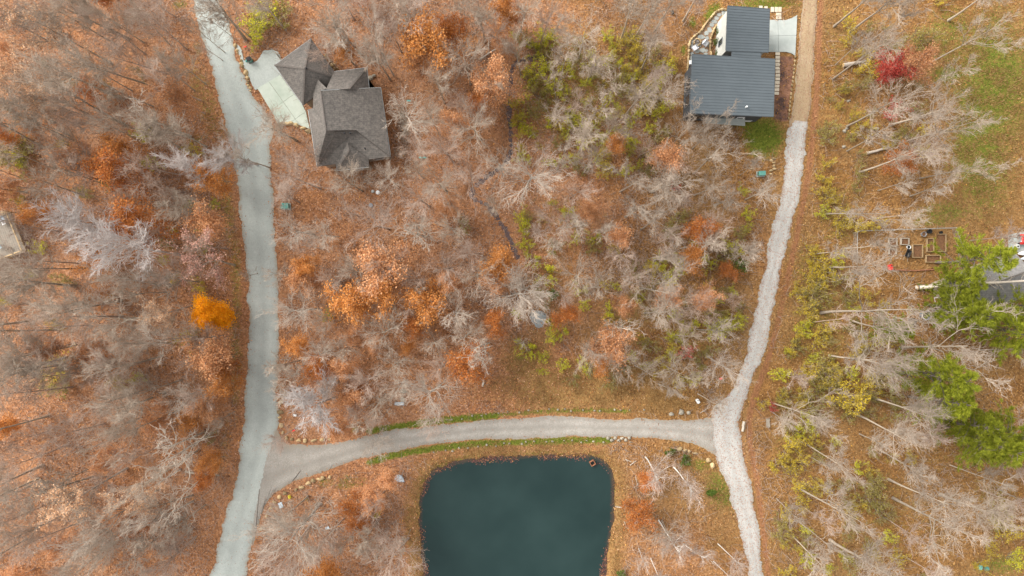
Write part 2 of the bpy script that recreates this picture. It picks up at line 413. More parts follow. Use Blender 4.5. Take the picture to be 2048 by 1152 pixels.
und = 0.22 * vnoise(XX, YY, 0.11, 1) + 0.10 * vnoise(XX, YY, 0.35, 2) + 0.05 * vnoise(XX, YY, 1.1, 3)
HGT = und * (1 - flat) - 0.03 * flat
pb = blur(m_pond, 0.9)
HGT = HGT * (1 - np.clip(pb * 3, 0, 1)) - 1.5 * np.clip(pb * 1.25 - 0.18, 0, 1)
HGT += 0.22 * (vnoise(XX, YY, 0.9, 71) + 0.6 * vnoise(XX, YY, 2.0, 72)) * np.clip(1 - np.abs(pb - 0.42) * 3.0, 0, 1)
HGT -= 0.42 * np.clip(1 - d_crk / 1.1, 0, 1) ** 0.8 * (1 - flat)
HGT -= 0.35 * np.clip(blur(m_pud, 0.5) * 1.4, 0, 1)
def samp(A, x, y):
    x = np.asarray(x, float); y = np.asarray(y, float)
    u = np.clip((x - GX[0]) / 0.25, 0, len(GX) - 1.001); v = np.clip((y - GY[0]) / 0.25, 0, len(GY) - 1.001)
    i, j = u.astype(int), v.astype(int); f, g = u - i, v - j
    return A[i, j] * (1 - f) * (1 - g) + A[i + 1, j] * f * (1 - g) + A[i, j + 1] * (1 - f) * g + A[i + 1, j + 1] * f * g
def gz(x, y): return float(samp(HGT, x, y))

# zones of ground cover: green grass, tan dry grass, moss/dark earth
def soft(ell):
    Z = np.zeros(XX.shape, np.float32)
    for (px, py, rx, ry, a, s) in ell:
        x0, y0 = at(px, py); c, sn = math.cos(a), math.sin(a)
        u = ((XX - x0) * c + (YY - y0) * sn) / (rx / PPM); v = (-(XX - x0) * sn + (YY - y0) * c) / (ry / PPM)
        Z = np.maximum(Z, s * np.clip(1.45 - np.hypot(u, v), 0, 1))
    return Z
def band(pts, w, s, side=0):
    P = smooth_path(px2w(pts), 0.5); D = np.full(XX.shape, 99.0, np.float32)
    for q in P: D = np.minimum(D, np.hypot(XX - q[0], YY - q[1]))
    return s * np.clip(1.5 - D / (w / PPM), 0, 1)
z_green = soft([(1528, 275, 45, 42, 0, 1.0), (1500, 245, 60, 14, 0, 0.8), (1530, 8, 70, 12, 0, 0.8), (1425, 25, 16, 30, -0.6, 0.8), (1385, 45, 10, 14, 0, 0.7), (1368, 100, 8, 14, 0, 0.8),
                (1900, 150, 45, 22, 0, 0.75), (1965, 200, 30, 60, 0.2, 0.7), (1880, 420, 60, 22, 0.2, 0.55), (1930, 110, 60, 40, 0, 0.6), (1985, 170, 100, 170, 0, 0.74), (1960, 300, 75, 140, 0.1, 0.74), (1905, 60, 60, 60, 0, 0.55), (1880, 430, 80, 26, 0.2, 0.55),
                (1950, 350, 40, 70, 0, 0.5), (510, 50, 22, 30, 0, 0.75), (1440, 980, 30, 50, 0.5, 0.65), (1400, 930, 30, 15, 0, 0.6), (700, 965, 40, 18, 0.2, 0.5), (650, 965, 20, 14, 0, 0.5),
                (360, 8, 18, 12, 0, 0.6), (395, 95, 12, 20, 0.3, 0.5), (395, 280, 22, 14, 0, 0.55), (2010, 1130, 60, 25, 0, 0.6), (1040, 715, 14, 10, 0, 0.6), (712, 800, 14, 24, 0, 0.5)])
z_green = np.maximum(z_green, band([(740, 862), (800, 853), (870, 843), (940, 836), (990, 832)], 8, 1.0))
z_green = np.maximum(z_green, band([(1000, 830), (1080, 823), (1160, 821), (1260, 822)], 6, 0.75))
z_green = np.maximum(z_green, band([(740, 925), (790, 910), (860, 898), (950, 888), (1050, 884), (1130, 881), (1220, 881)], 8, 0.95))
z_green = np.maximum(z_green, np.clip(blur(m_pond, 1.3) * 3, 0, 1) * (0.34 + 0.25 * vnoise(XX, YY, 0.25, 81)))
z_tan = soft([(1180, 770, 210, 60, 0.05, 0.95), (1060, 720, 60, 60, 0, 0.9), (1330, 800, 90, 30, 0, 0.8), (1985, 230, 100, 240, 0, 0.9), (1860, 330, 80, 70, 0, 0.4), (1350, 150, 40, 70, 0, 0.6), (1600, 700, 60, 200, 0.25, 0.45)])
z_tan = np.maximum(z_tan, np.clip(blur(m_pond, 2.4) * 4, 0, 1) * 0.75)
z_tan = np.maximum(z_tan, soft([(1330, 1000, 130, 110, 0, 0.35), (1440, 1050, 45, 110, 0.2, 0.45)]))
z_moss = soft([(455, 420, 16, 120, 0.12, 0.7), (472, 560, 14, 120, 0, 0.7), (470, 720, 15, 120, 0, 0.7), (445, 900, 18, 70, -0.2, 0.5), (410, 200, 26, 120, 0.3, 0.6),
               (1090, 560, 60, 60, 0, 0.5), (1140, 180, 130, 130, 0, 0.68), (1260, 150, 70, 110, 0, 0.62), (1120, 450, 120, 80, 0, 0.42), (1380, 660, 120, 70, 0, 0.5), (1240, 630, 60, 40, 0, 0.5), (1800, 1050, 100, 70, 0, 0.4), (1990, 1000, 60, 60, 0, 0.5), (1900, 900, 90, 60, 0, 0.4),
               (1110, 655, 40, 16, 0, 0.5), (30, 300, 60, 60, 0, 0.5), (1690, 150, 70, 160, 0, 0.45), (1640, 620, 60, 180, 0.2, 0.62), (1590, 860, 50, 140, 0, 0.55), (1680, 430, 60, 90, 0, 0.55), (1740, 1010, 120, 80, 0, 0.45)])
z_soil = band([(1642, -20), (1638, 80), (1634, 180), (1626, 270), (1616, 350), (1602, 430), (1584, 520), (1566, 600), (1550, 670), (1534, 730), (1514, 780), (1500, 830), (1500, 880), (1512, 950), (1524, 1040), (1536, 1152)], 8, 0.9)
z_bare = np.maximum(m_deckyard, soft([(808, 255, 12, 55, 0.12, 0.9), (800, 305, 18, 14, 0, 0.8), (690, 120, 18, 14, 0, 0.6)]))

z_maple = np.clip(0.5 - (XX - 14) / 34 + 0.45 * vnoise(XX, YY, 0.09, 61) + 0.25 * vnoise(XX, YY, 0.3, 62), 0, 1).astype(np.float32)

# ------------------------------------------------------------------ ground
def axis(lo, hi, step, far):
    a = list(np.arange(lo, hi + 1e-6, step)); s = step
    while a[0] > -far: s *= 1.35; a.insert(0, a[0] - s)
    s = step
    while a[-1] < far: s *= 1.35; a.append(a[-1] + s)
    return np.array(a)
ax, ay = axis(-78, 78, 0.4, 420), axis(-48, 48, 0.4, 420)
gx, gy = np.meshgrid(ax, ay, indexing='ij')
gzv = samp(HGT, gx, gy) + 0.035 * vnoise(gx, gy, 2.1, 9) * (1 - samp(flat, gx, gy))
nx, ny = gx.shape
ii, jj = np.meshgrid(np.arange(nx - 1), np.arange(ny - 1), indexing='ij')
F = np.stack([ii * ny + jj, (ii + 1) * ny + jj, (ii + 1) * ny + jj + 1, ii * ny + jj + 1], -1).reshape(-1, 4)
g_me = mesh_np('ground', np.stack([gx, gy, gzv], -1).reshape(-1, 3), F, smooth=True)
def add_attr(me, name, vals):
    a = me.attributes.new(name, 'FLOAT', 'POINT'); a.data.foreach_set('value', np.ascontiguousarray(vals, np.float32).ravel())
for nm, Z in (('green', z_green), ('tan', z_tan), ('moss', z_moss), ('bare', z_bare), ('mulch', m_mulch), ('maple', z_maple), ('soil', z_soil)):
    add_attr(g_me, nm, samp(Z, gx, gy))

def ground_mat():
    m, nt, b = base_mat('leaf_litter_ground', 0.95, 0.1)
    v = coords(nt)
    n1 = noise(nt, v, 0.09, 4, 0.6); n2 = noise(nt, v, 0.55, 5, 0.65); n3 = noise(nt, v, 3.2, 4, 0.7)
    vo = N(nt, "ShaderNodeTexVoronoi", Scale=4.6); nt.links.new(v, vo.inputs['Vector'])
    sep = nt.nodes.new("ShaderNodeSeparateColor"); nt.links.new(vo.outputs['Color'], sep.inputs[0])
    leaf = ramp(nt, sep.outputs[0], [(0.0, (0.12, 0.055, 0.022)), (0.3, (0.24, 0.115, 0.042)), (0.6, (0.34, 0.16, 0.055)), (0.85, (0.45, 0.23, 0.08)), (1.0, (0.55, 0.34, 0.17))])
    rust = ramp(nt, n2, [(0.3, (0.18, 0.088, 0.035)), (0.5, (0.30, 0.145, 0.05)), (0.7, (0.36, 0.20, 0.08))])
    col = mixc(nt, 0.5, rust, leaf)
    col = mixc(nt, ramp(nt, n1, [(0.38, (0, 0, 0)), (0.62, (0.7, 0.7, 0.7))]), col, mixc(nt, 0.5, col, (0.30, 0.20, 0.10)))
    col = mixc(nt, ramp(nt, n3, [(0.25, (0.65, 0.65, 0.65)), (0.5, (0, 0, 0))]), col, (0.075, 0.042, 0.024))
    mp_ = N(nt, "ShaderNodeAttribute", attribute_name='maple')
    col = mixc(nt, math_(nt, 'MULTIPLY', mp_.outputs['Fac'], 0.75), col, mixc(nt, 1.0, col, (1.20, 1.09, 1.46), 'MULTIPLY'))
    col = mixc(nt, math_(nt, 'SUBTRACT', 1.0, mp_.outputs['Fac']), col, mixc(nt, 1.0, col, (0.84, 0.85, 0.80), 'MULTIPLY'))
    def zone(col, name, c, wob=0.55, gain=2.2):
        at_ = N(nt, "ShaderNodeAttribute", attribute_name=name)
        w = math_(nt, 'MULTIPLY', math_(nt, 'SUBTRACT', math_(nt, 'ADD', noise(nt, v, 1.1, 5, 0.7), noise(nt, v, 5.0, 3, 0.6)), 1.0), wob * 2.4)
        f = math_(nt, 'MULTIPLY', math_(nt, 'SUBTRACT', math_(nt, 'ADD', at_.outputs['Fac'], w), 0.38), gain, clamp=True)
        f = math_(nt, 'MULTIPLY', f, math_(nt, 'MULTIPLY', at_.outputs['Fac'], 4.0, clamp=True))
        return mixc(nt, f, col, c)
    tan = ramp(nt, n3, [(0.3, (0.16, 0.082, 0.030)), (0.5, (0.26, 0.145, 0.052)), (0.72, (0.34, 0.215, 0.085))])
    moss = ramp(nt, n3, [(0.3, (0.10, 0.078, 0.02)), (0.55, (0.21, 0.17, 0.035)), (0.75, (0.34, 0.29, 0.055))])
    grass = ramp(nt, n3, [(0.28, (0.052, 0.062, 0.010)), (0.5, (0.115, 0.135, 0.018)), (0.72, (0.21, 0.22, 0.035))])
    col = zone(col, 'tan', tan, 0.5)
    col = zone(col, 'moss', moss, 0.6, 1.6)
    col = zone(col, 'green', grass, 0.5)
    col = zone(col, 'soil', ramp(nt, n3, [(0.3, (0.19, 0.085, 0.04)), (0.7, (0.33, 0.155, 0.075))]), 0.4)
    col = zone(col, 'bare', ramp(nt, n3, [(0.3, (0.26, 0.20, 0.14)), (0.7, (0.40, 0.33, 0.25))]), 0.2)
    col = zone(col, 'mulch', ramp(nt, n2, [(0.35, (0.055, 0.04, 0.04)), (0.55, (0.24, 0.12, 0.075)), (0.7, (0.34, 0.18, 0.11))]), 0.2)
    nt.links.new(col, b.inputs['Base Color'])
    bump(nt, b, math_(nt, 'ADD', n3, math_(nt, 'MULTIPLY', vo.outputs['Distance'], 0.8)), 0.8, 0.12)
    return m
g_me.materials.append(ground_mat())
tag(link('ground', g_me), kind='structure')

# ------------------------------------------------------------------ roads and other sheets
def gravel(name, c_lo, c_mid, c_hi, cell=14.0, leafy=0.0, patch=0.25):
    m, nt, b = base_mat(name, 0.95, 0.15)
    v = coords(nt)
    vo = N(nt, "ShaderNodeTexVoronoi", Scale=cell); nt.links.new(v, vo.inputs['Vector'])
    sep = nt.nodes.new("ShaderNodeSeparateColor"); nt.links.new(vo.outputs['Color'], sep.inputs[0])
    col = ramp(nt, sep.outputs[1], [(0, c_lo), (0.5, c_mid), (1, c_hi)])
    big = ramp(nt, noise(nt, v, 0.35, 6, 0.7), [(0.3, c_lo), (0.55, c_mid), (0.75, c_hi)])
    col = mixc(nt, 0.55, col, big)
    ac = N(nt, "ShaderNodeAttribute", attribute_name='across')
    # packed wheel lines and a looser crown between them
    w = math_(nt, 'ABSOLUTE', math_(nt, 'SUBTRACT', math_(nt, 'ABSOLUTE', math_(nt, 'SUBTRACT', ac.outputs['Fac'], 0.5)), 0.22))
    w = math_(nt, 'ADD', w, math_(nt, 'MULTIPLY', math_(nt, 'SUBTRACT', noise(nt, v, 0.5, 4), 0.5), 0.35))
    col = mixc(nt, ramp(nt, w, [(0.02, (0, 0, 0)), (0.22, (patch, patch, patch))]), col, tuple(0.72 * x for x in c_mid))
    e = math_(nt, 'ABSOLUTE', math_(nt, 'SUBTRACT', ac.outputs['Fac'], 0.5))
    e = math_(nt, 'ADD', e, math_(nt, 'MULTIPLY', math_(nt, 'SUBTRACT', noise(nt, v, 0.9, 5), 0.5), 0.25))
    col = mixc(nt, ramp(nt, e, [(0.40, (0, 0, 0)), (0.52, (0.75, 0.75, 0.75))]), col, (0.30, 0.25, 0.18))
    nt.links.new(col, b.inputs['Base Color'])
    bump(nt, b, vo.outputs['Distance'], 0.25, 0.03)
    return m
M['gravel'] = gravel('pale_grey_gravel', (0.32, 0.34, 0.31), (0.405, 0.43, 0.395), (0.49, 0.51, 0.47), 11, patch=0.4)
M['gravel_lane'] = gravel('warm_grey_gravel', (0.23, 0.207, 0.175), (0.315, 0.288, 0.25), (0.43, 0.40, 0.36), 11, patch=0.6)
M['gravel_white'] = gravel('white_limestone_gravel', (0.32, 0.305, 0.275), (0.415, 0.40, 0.37), (0.53, 0.515, 0.485), 14.0, patch=0.4)
M['sand'] = gravel('tan_dirt_track', (0.27, 0.185, 0.105), (0.355, 0.255, 0.15), (0.43, 0.335, 0.225), 10, patch=0.3)

def way(name, Lp, Rp, z, mat, amp=0.16, seed=0, cols=8, step=0.22):
    A, B = px2w(Lp), px2w(Rp)
    a = smooth_path(A, step); n = len(a); b = smooth_path(B, -n)
    s = np.arange(n) * step
    def jit(P, sd, sgn):
        d = np.gradient(P, axis=0); d /= np.linalg.norm(d, axis=1)[:, None] + 1e-9
        nn = np.stack([-d[:, 1], d[:, 0]], 1)
        o = amp * (vnoise(s, s * 0, 0.45, sd) + 0.7 * vnoise(s, s * 0 + 5, 1.4, sd + 1) + 0.5 * np.random.default_rng(sd).uniform(-1, 1, n))
        return P + nn * o[:, None] * sgn
    a, b = jit(a, seed, 1), jit(b, seed + 7, -1)
    t = np.linspace(0, 1, cols + 1)
    P = a[:, None, :] * (1 - t)[None, :, None] + b[:, None, :] * t[None, :, None]
    zz = z + 0.03 * (1 - (2 * t - 1) ** 2)[None, :] + 0 * P[:, :, 0]
    zz = zz - np.where((t == 0) | (t == 1), 0.045, 0)[None, :]
    V = np.concatenate([P, zz[:, :, None]], 2).reshape(-1, 3)
    i, j = np.meshgrid(np.arange(n - 1), np.arange(cols), indexing='ij'); k = cols + 1
    Fq = np.stack([i * k + j, i * k + j + 1, (i + 1) * k + j + 1, (i + 1) * k + j], -1).reshape(-1, 4)
    me = mesh_np(name, V, Fq[:, ::-1] if (np.cross(b[0] - a[0], a[1] - a[0]) < 0) else Fq, [mat], True)
    add_attr(me, 'across', np.broadcast_to(t[None, :], P.shape[:2]))
    return tag(link(name, me), kind='structure')
way('gravel_lane', LANE_T, LANE_B, 0.035, M['gravel_lane'], 0.14, 31)
way('gravel_road', ROAD_L, ROAD_R, 0.05, M['gravel'], 0.20, 21)
way('dirt_track', SND_L, SND_R, 0.042, M['sand'], 0.14, 51)
way('gravel_track', TRK_L, TRK_R, 0.06, M['gravel_white'], 0.22, 41)

def sheet(name, poly, z, mat, thick=0.0, kind='structure', step=0.0, jit=0.0, parent=None):
    P = [tuple(p) for p in poly]
    if step:
        c = smooth_path(P + [P[0]], step)[:-1]
        if jit: c = c + rng.normal(0, jit, c.shape)
        P = [tuple(p) for p in c]
    bm = bmesh.new()
    f = bm.faces.new([bm.verts.new((x, y, z)) for x, y in P])
    if f.normal.z < 0: f.normal_flip()
    f.normal_update()
    if f.normal.z < 0: f.normal_flip()
    if thick:
        r = bmesh.ops.extrude_face_region(bm, geom=[f])
        for q in r['geom']:
            if isinstance(q, bmesh.types.BMVert): q.co.z -= thick
    bmesh.ops.triangulate(bm, faces=[q for q in bm.faces if len(q.verts) > 4])
    me = bm_mesh(name, bm, mat)
    o = link(name, me, parent)
    if kind and parent is None: tag(o, kind=kind)
    return o
add_attr_across = lambda o: add_attr(o.data, 'across', np.full(len(o.data.vertices), 0.28))
pad = sheet('gravel_yard', px2w(PAD_A), 0.058, M['gravel'], 0.12, step=0.3, jit=0.05); add_attr_across(pad)

# concrete drives poured in separate slabs
def drive(name, poly, z, mat, cuts, gap=0.03):
    root = tag(link(name, None), kind='structure')
    bm = bmesh.new(); f = bm.faces.new([bm.verts.new((x, y, z)) for x, y in poly]); f.normal_update()
    if f.normal.z < 0: f.normal_flip()
    for (p, n) in cuts:
        for s in (-1, 1):
            nv = Vector((n[0], n[1], 0)).normalized()
            bmesh.ops.bisect_plane(bm, geom=bm.verts[:] + bm.edges[:] + bm.faces[:], plane_co=Vector((p[0], p[1], 0)) + nv * gap * s / 2, plane_no=nv)
    dead = []
    for q in bm.faces:
        c = q.calc_center_median()
        for (p, n) in cuts:
            nv = Vector((n[0], n[1], 0)).normalized()
            if abs((c - Vector((p[0], p[1], c.z))).dot(nv)) < gap * 0.5: dead.append(q); break
    bmesh.ops.delete(bm, geom=dead, context='FACES')
    for q in bm.faces:
        b2 = bmesh.new(); g = b2.faces.new([b2.verts.new(v.co) for v in q.verts])
        r = bmesh.ops.extrude_face_region(b2, geom=[g])
        for e in r['geom']:
            if isinstance(e, bmesh.types.BMVert): e.co.z -= 0.14
        bmesh.ops.triangulate(b2, faces=[x for x in b2.faces if len(x.verts) > 4])
        link('slab', bm_mesh('slab', b2, mat), root)
    bm.free()
    return root
u = np.array(at(606, 211)) - np.array(at(549, 130)); u /= np.linalg.norm(u); w = np.array([u[1], -u[0]])
c0 = np.array(at(560, 150)); cutsA = []
for d in (3.2, 6.0): cutsA.append((c0 + u * d, u))
for d in (1.7, 4.0): cutsA.append((c0 + w * d * (1 if w[0] < 0 else -1), w))
drive('concrete_driveway', px2w(DRIVE_A), 0.085, M['concrete_green'], cutsA)
drive('concrete_apron', px2w(DRIVE_B), 0.085, M['concrete'], [(at(1556, 70), (1, 0.03)), (at(1556, 72), (-0.03, 1))])
drive('concrete_pad', px2w(PAD_C), 0.07, M['concrete'], [(at(2055, 480), (1, 0.1))])

# water
def water_mat(name, c1, c2, rough, shore=None):
    m, nt, b = base_mat(name, rough, 0.5)
    b.inputs['IOR'].default_value = 1.33
    v = coords(nt)
    f = noise(nt, v, 0.12, 3)
    col = ramp(nt, f, [(0.35, c1), (0.7, c2)])
    if shore:
        a = N(nt, "ShaderNodeAttribute", attribute_name='shore')
        s = math_(nt, 'ADD', a.outputs['Fac'], math_(nt, 'MULTIPLY', math_(nt, 'SUBTRACT', noise(nt, v, 1.2, 5, 0.7), 0.5), 0.6))
        col = mixc(nt, ramp(nt, s, [(0.55, (0, 0, 0)), (1.0, (0.85, 0.85, 0.85))]), col, shore)
    nt.links.new(col, b.inputs['Base Color'])
    bump(nt, b, noise(nt, v, 2.2, 3), 0.05, 0.03)
    return m
pm = rast(px2w(POND))
sel = blur(pm, 0.25) > 0.02
ids = -np.ones(XX.shape, int)
st = 2
sub = np.zeros(XX.shape, bool); sub[::st, ::st] = True
PI_, PJ_ = np.nonzero(sub & (blur(pm, 0.7) > 0.02))
ids[PI_, PJ_] = np.arange(len(PI_))
q = [(ids[i, j], ids[i + st, j], ids[i + st, j + st], ids[i, j + st]) for i, j in zip(PI_, PJ_) if i + st < ids.shape[0] and j + st < ids.shape[1]]
q = np.array([t for t in q if min(t) >= 0])
WZ = -0.42
p_me = mesh_np('pond', np.stack([GX[PI_], GY[PJ_], np.full(len(PI_), WZ)], 1), q, [water_mat('pond_water', (0.010, 0.024, 0.023), (0.017, 0.035, 0.033), 0.10, (0.075, 0.045, 0.030))])
add_attr(p_me, 'shore', 1 - np.clip((blur(pm, 0.8)[PI_, PJ_] - 0.35) / 0.62, 0, 1))
tag(link('pond_water', p_me), kind='structure')
px_, py_ = at(1074, 640)
sheet('puddle', px2w([(1052, 620), (1070, 610), (1092, 614), (1100, 634), (1098, 656), (1084, 670), (1064, 664), (1052, 648)]), gz(px_, py_) + 0.09,
      water_mat('milky_puddle', (0.20, 0.23, 0.235), (0.31, 0.335, 0.335), 0.15), step=0.3, jit=0.04)
# creek bed
dc = np.gradient(crk, axis=0); dc /= np.linalg.norm(dc, axis=1)[:, None]
nc = np.stack([-dc[:, 1], dc[:, 0]], 1)
wd = 0.50 + 0.18 * vnoise(np.arange(len(crk)) * 1.0, np.zeros(len(crk)), 0.35, 4)
zc = samp(HGT, crk[:, 0], crk[:, 1]) + 0.05
V = np.stack([np.c_[crk + nc * wd[:, None], zc], np.c_[crk - nc * wd[:, None], zc]], 1).reshape(-1, 3)
i = np.arange(len(crk) - 1)
cm = mesh_np('creek', V, np.stack([2 * i, 2 * i + 1, 2 * i + 3, 2 * i + 2], 1), [plain('wet_creek_bed', (0.13, 0.075, 0.065), (0.04, 0.028, 0.030), 2.2, 0.45, 0.4, 0.5, 6)])
tag(link('creek', cm), kind='structure')

# ------------------------------------------------------------------ houses
def w3(px, py, z): x, y = at(px, py, z); return Vector((x, y, z))

def roof_mesh(name, faces, mat, parent, thick=0.2):
    """faces: lists of 3-D points; welded, then given thickness downward."""
    bm = bmesh.new()
    for f in faces:
        vs = [bm.verts.new(p) for p in f]
        q = bm.faces.new(vs); q.normal_update()
        if q.normal.z < 0: q.normal_flip()
    bmesh.ops.remove_doubles(bm, verts=bm.verts, dist=0.02)
    r = bmesh.ops.extrude_face_region(bm, geom=bm.faces[:])
    for e in r['geom']:
        if isinstance(e, bmesh.types.BMVert): e.co.z -= thick
    bmesh.ops.triangulate(bm, faces=[q for q in bm.faces if len(q.verts) > 4])
    return link(name, bm_mesh(name, bm, mat), parent)

def cap(a, b, parent, r=0.11, name='ridge_cap', mat=None, up=0.02):
    a, b = Vector(a), Vector(b); d = (b - a); L = d.length
    bm = bmesh.new()
    rot = d.to_track_quat('X', 'Z').to_matrix().to_4x4()
    m = Matrix.Translation((a + b) / 2 + Vector((0, 0, up))) @ rot @ Matrix.Diagonal((L, r * 2, 0.05, 1))
    bmesh.ops.create_cube(bm, size=1, matrix=m)
    return link(name, bm_mesh(name, bm, mat or M['ridge']), parent)

def wall_prism(name, poly, z0, z1, mat, parent):
    """Walls: a solid prism over a footprint; z1 is one height or one per corner."""
    bm = bmesh.new(); n = len(poly)
    zs = z1 if isinstance(z1, (list, tuple)) else [z1] * n
    lo = [bm.verts.new((x, y, z0)) for x, y in poly]; hi = [bm.verts.new((x, y, z)) for (x, y), z in zip(poly, zs)]
    bm.faces.new(lo[::-1]); bm.faces.new(hi)
    for i in range(n): bm.faces.new([lo[i], lo[(i + 1) % n], hi[(i + 1) % n], hi[i]])
    bmesh.ops.triangulate(bm, faces=[q for q in bm.faces if len(q.verts) > 4])
    return link(name, bm_mesh(name, bm, mat), parent)

def inset(poly, d):
    P = [Vector((x, y)) for x, y in poly]; n = len(P); out = []
    area = sum(P[i].x * P[(i + 1) % n].y - P[(i + 1) % n].x * P[i].y for i in range(n))
    sg = 1 if area > 0 else -1
    for i in range(n):
        e1 = (P[i] - P[i - 1]).normalized(); e2 = (P[(i + 1) % n] - P[i]).normalized()
        n1 = Vector((-e1.y, e1.x)) * sg; n2 = Vector((-e2.y, e2.x)) * sg
        b = (n1 + n2); k = max(0.35, (b.length_squared) / 2)
        out.append(tuple(P[i] + b * (d / k)))
    return out

def opening(name, a, b, t0, t1, z0, z1, parent, frame=M['white_paint'], pane=M['glass'], handle=False):
    """A framed window or door let into the wall that runs from a to b (footprint points), between fractions t0 and t1."""
    a, b = Vector(a), Vector(b); d = b - a; rz = math.atan2(d.y, d.x)
    c = a + d * (t0 + t1) / 2; L = d.length * (t1 - t0); h = z1 - z0
    bm = bmesh.new()
    for (dx, dz, sx, sz) in ((0, h / 2 - .05, L, .1), (0, -h / 2 + .05, L, .1), (-L / 2 + .05, 0, .1, h - .2), (L / 2 - .05, 0, .1, h - .2)):
        bm_box(bm, (dx, 0, dz), (sx, 0.16, sz))
    o = link(name, bm_mesh(name, bm, frame), parent, (c.x, c.y, (z0 + z1) / 2), rz)
    box('pane', (0, 0, 0), (L - 0.2, 0.10, h - 0.2), pane, o)
    if handle: box('handle', (L / 2 - 0.25, -0.09, 0), (0.05, 0.06, 0.18), M['wire'], o)
    return o

# --- the shingle-roofed house
HA = thing('shingled_house', 'large house with brown-grey shingled hip roofs beside the grey gravel road', 'house', (*at(690, 225, 0), 0.0))
def LA(v): return Vector(v) - Vector(HA.location)
E, Rz = 3.6, 6.6
pk = w3(609.5, 137, 6.0)
gA, gB, gC, gD = w3(622, 77, E), w3(549, 130.5, E), w3(606, 210.5, E), None
gD = gA + (gC - gB)
wing = [[gA, gB, pk], [gB, gC, pk], [gC, gD, pk], [gD, gA, pk]]
ro = roof_mesh('garage_roof', [[LA(p) for p in f] for f in wing], M['shingle'], HA)
for p in (gA, gB, gC, gD): cap(LA(p), LA(pk), ro)
# upper cross wing
t1, t2, t3 = w3(668, 143, E + 0.2), w3(733.5, 135, E + 0.2), w3(738, 178, E + 0.2)
r1, r2 = w3(698, 178, 5.9), w3(652, 179, 5.9)
t0 = w3(640, 150, 4.4)
ro2 = roof_mesh('wing_roof', [[LA(p) for p in f] for f in ([t1, t2, r1, r2], [t2, t3, r1])], M['shingle'], HA)
cap(LA(t2), LA(r1), ro2)
# main block: west and south hips, and the tall plane that falls to the east
P1, P2, P3 = w3(616, 219, E), w3(634, 333, E), w3(781, 313, E)
P4, P5, P6 = w3(761, 175, E + 0.15), w3(641, 181, 6.9), w3(652, 261, 6.9)
R1, R2 = w3(671, 263, 5.9), w3(712, 261, 4.9)
v1, v2, v3 = w3(626, 216, E + 0.1), w3(627, 150, E + 0.5), w3(654, 177, 5.7)
P5w, P6w = w3(641.5, 181, 6.6), w3(652.5, 261, 6.6)
west = [[P1, v1, P5w, P6w, R1, P2], [v1, v2, v3, P5w]]
west = [[P1, v1, P6w], [v1, P5w, P6w], [P1, P6w, R1, P2], [v1, v2, v3, P5w]]
south = [[P2, R1, R2, P3]]
ro3 = roof_mesh('main_roof', [[LA(p) for p in f] for f in west + south], M['shingle'], HA)
ro4 = roof_mesh('upper_roof', [[LA(p) for p in f] for f in ([P5, P4, P6], [P4, w3(712, 260, 5.38), P6], [P4, w3(780, 312, E + 0.2), w3(712, 260, 5.38)])], M['shingle'], HA, 0.35)
cap(LA(P2), LA(R1), ro3); cap(LA(R2), LA(P3), ro3)
cap(LA(P5), LA(P6), ro4, 0.07, 'rake_trim', M['ridge'])
# small front gable
G0, G1, G2, G3, G4, G5 = w3(694, 286, 4.9), w3(673, 341, E - 0.2), w3(738, 333.5, E - 0.2), w3(737, 318, E + 0.12), w3(671, 328, E + 0.1), w3(698, 301, 5.0)
ro5 = roof_mesh('front_roof', [[LA(p) for p in f] for f in ([G0, G4, G1, G5], [G5, G1, G2], [G5, G2, G3], [G0, G5, G3])], M['shingle'], HA)
cap(LA(G5), LA(G1), ro5); cap(LA(G0), LA(G5), ro5)
# eave gutters
for a, b in ((gA, gB), (gB, gC), (P1, P2), (P3, P4), (P4, P5), (G1, G2), (t1, t2), (t2, t3)):
    cap(LA(a), LA(b), HA, 0.06, 'gutter', M['trim'], -0.08)
cyl('vent_pipe', LA(w3(730, 297, 5.0)), 0.09, 0.09, 0.6, M['black'], ro3)
cyl('vent_pipe', LA(w3(613, 137, 6.0)), 0.09, 0.09, 0.6, M['black'], ro)
for q in (689, 700): cyl('vent_pipe', LA(w3(q, 266, 5.75)), 0.11, 0.11, 0.35, M['black'], ro3)
lp = lambda ps, z: [tuple((LA(w3(x, y, z)))[:2]) for x, y in ps]
fm = inset([tuple(LA(p)[:2]) for p in (P1, P2, P3, P4, t3, t2, t1)], 0.45)
wm = wall_prism('wall', fm, -0.1, E - 0.2, M['tan_wall'], HA)
fg = inset([tuple(LA(p)[:2]) for p in (gA, gB, gC, gD)], 0.4)
wall_prism('garage_wall', fg, -0.1, E - 0.15, M['tan_wall'], HA)
fgb = inset([tuple(LA(p)[:2]) for p in (G4, G1, G2, G3)], 0.3)
wall_prism('gable_wall', fgb, -0.1, E - 0.35, M['tan_wall'], HA)
opening('garage_door', fg[1], fg[2], 0.12, 0.88, 0.0, 2.3, HA, M['trim'], M['white_wall'])
opening('window', fm[2], fm[3], 0.15, 0.35, 1.0, 2.5, HA); opening('window', fm[2], fm[3], 0.55, 0.8, 1.0, 2.5, HA)
opening('window', fm[1], fm[2], 0.75, 0.92, 1.0, 2.5, HA); opening('window', fgb[1], fgb[2], 0.25, 0.75, 0.9, 2.5, HA)
opening('door', fm[0], fm[1], 0.05, 0.16, 0.0, 2.2, HA, M['white_paint'], M['wood_red'], True)
opening('window', fm[0], fm[1], 0.35, 0.6, 1.0, 2.5, HA)

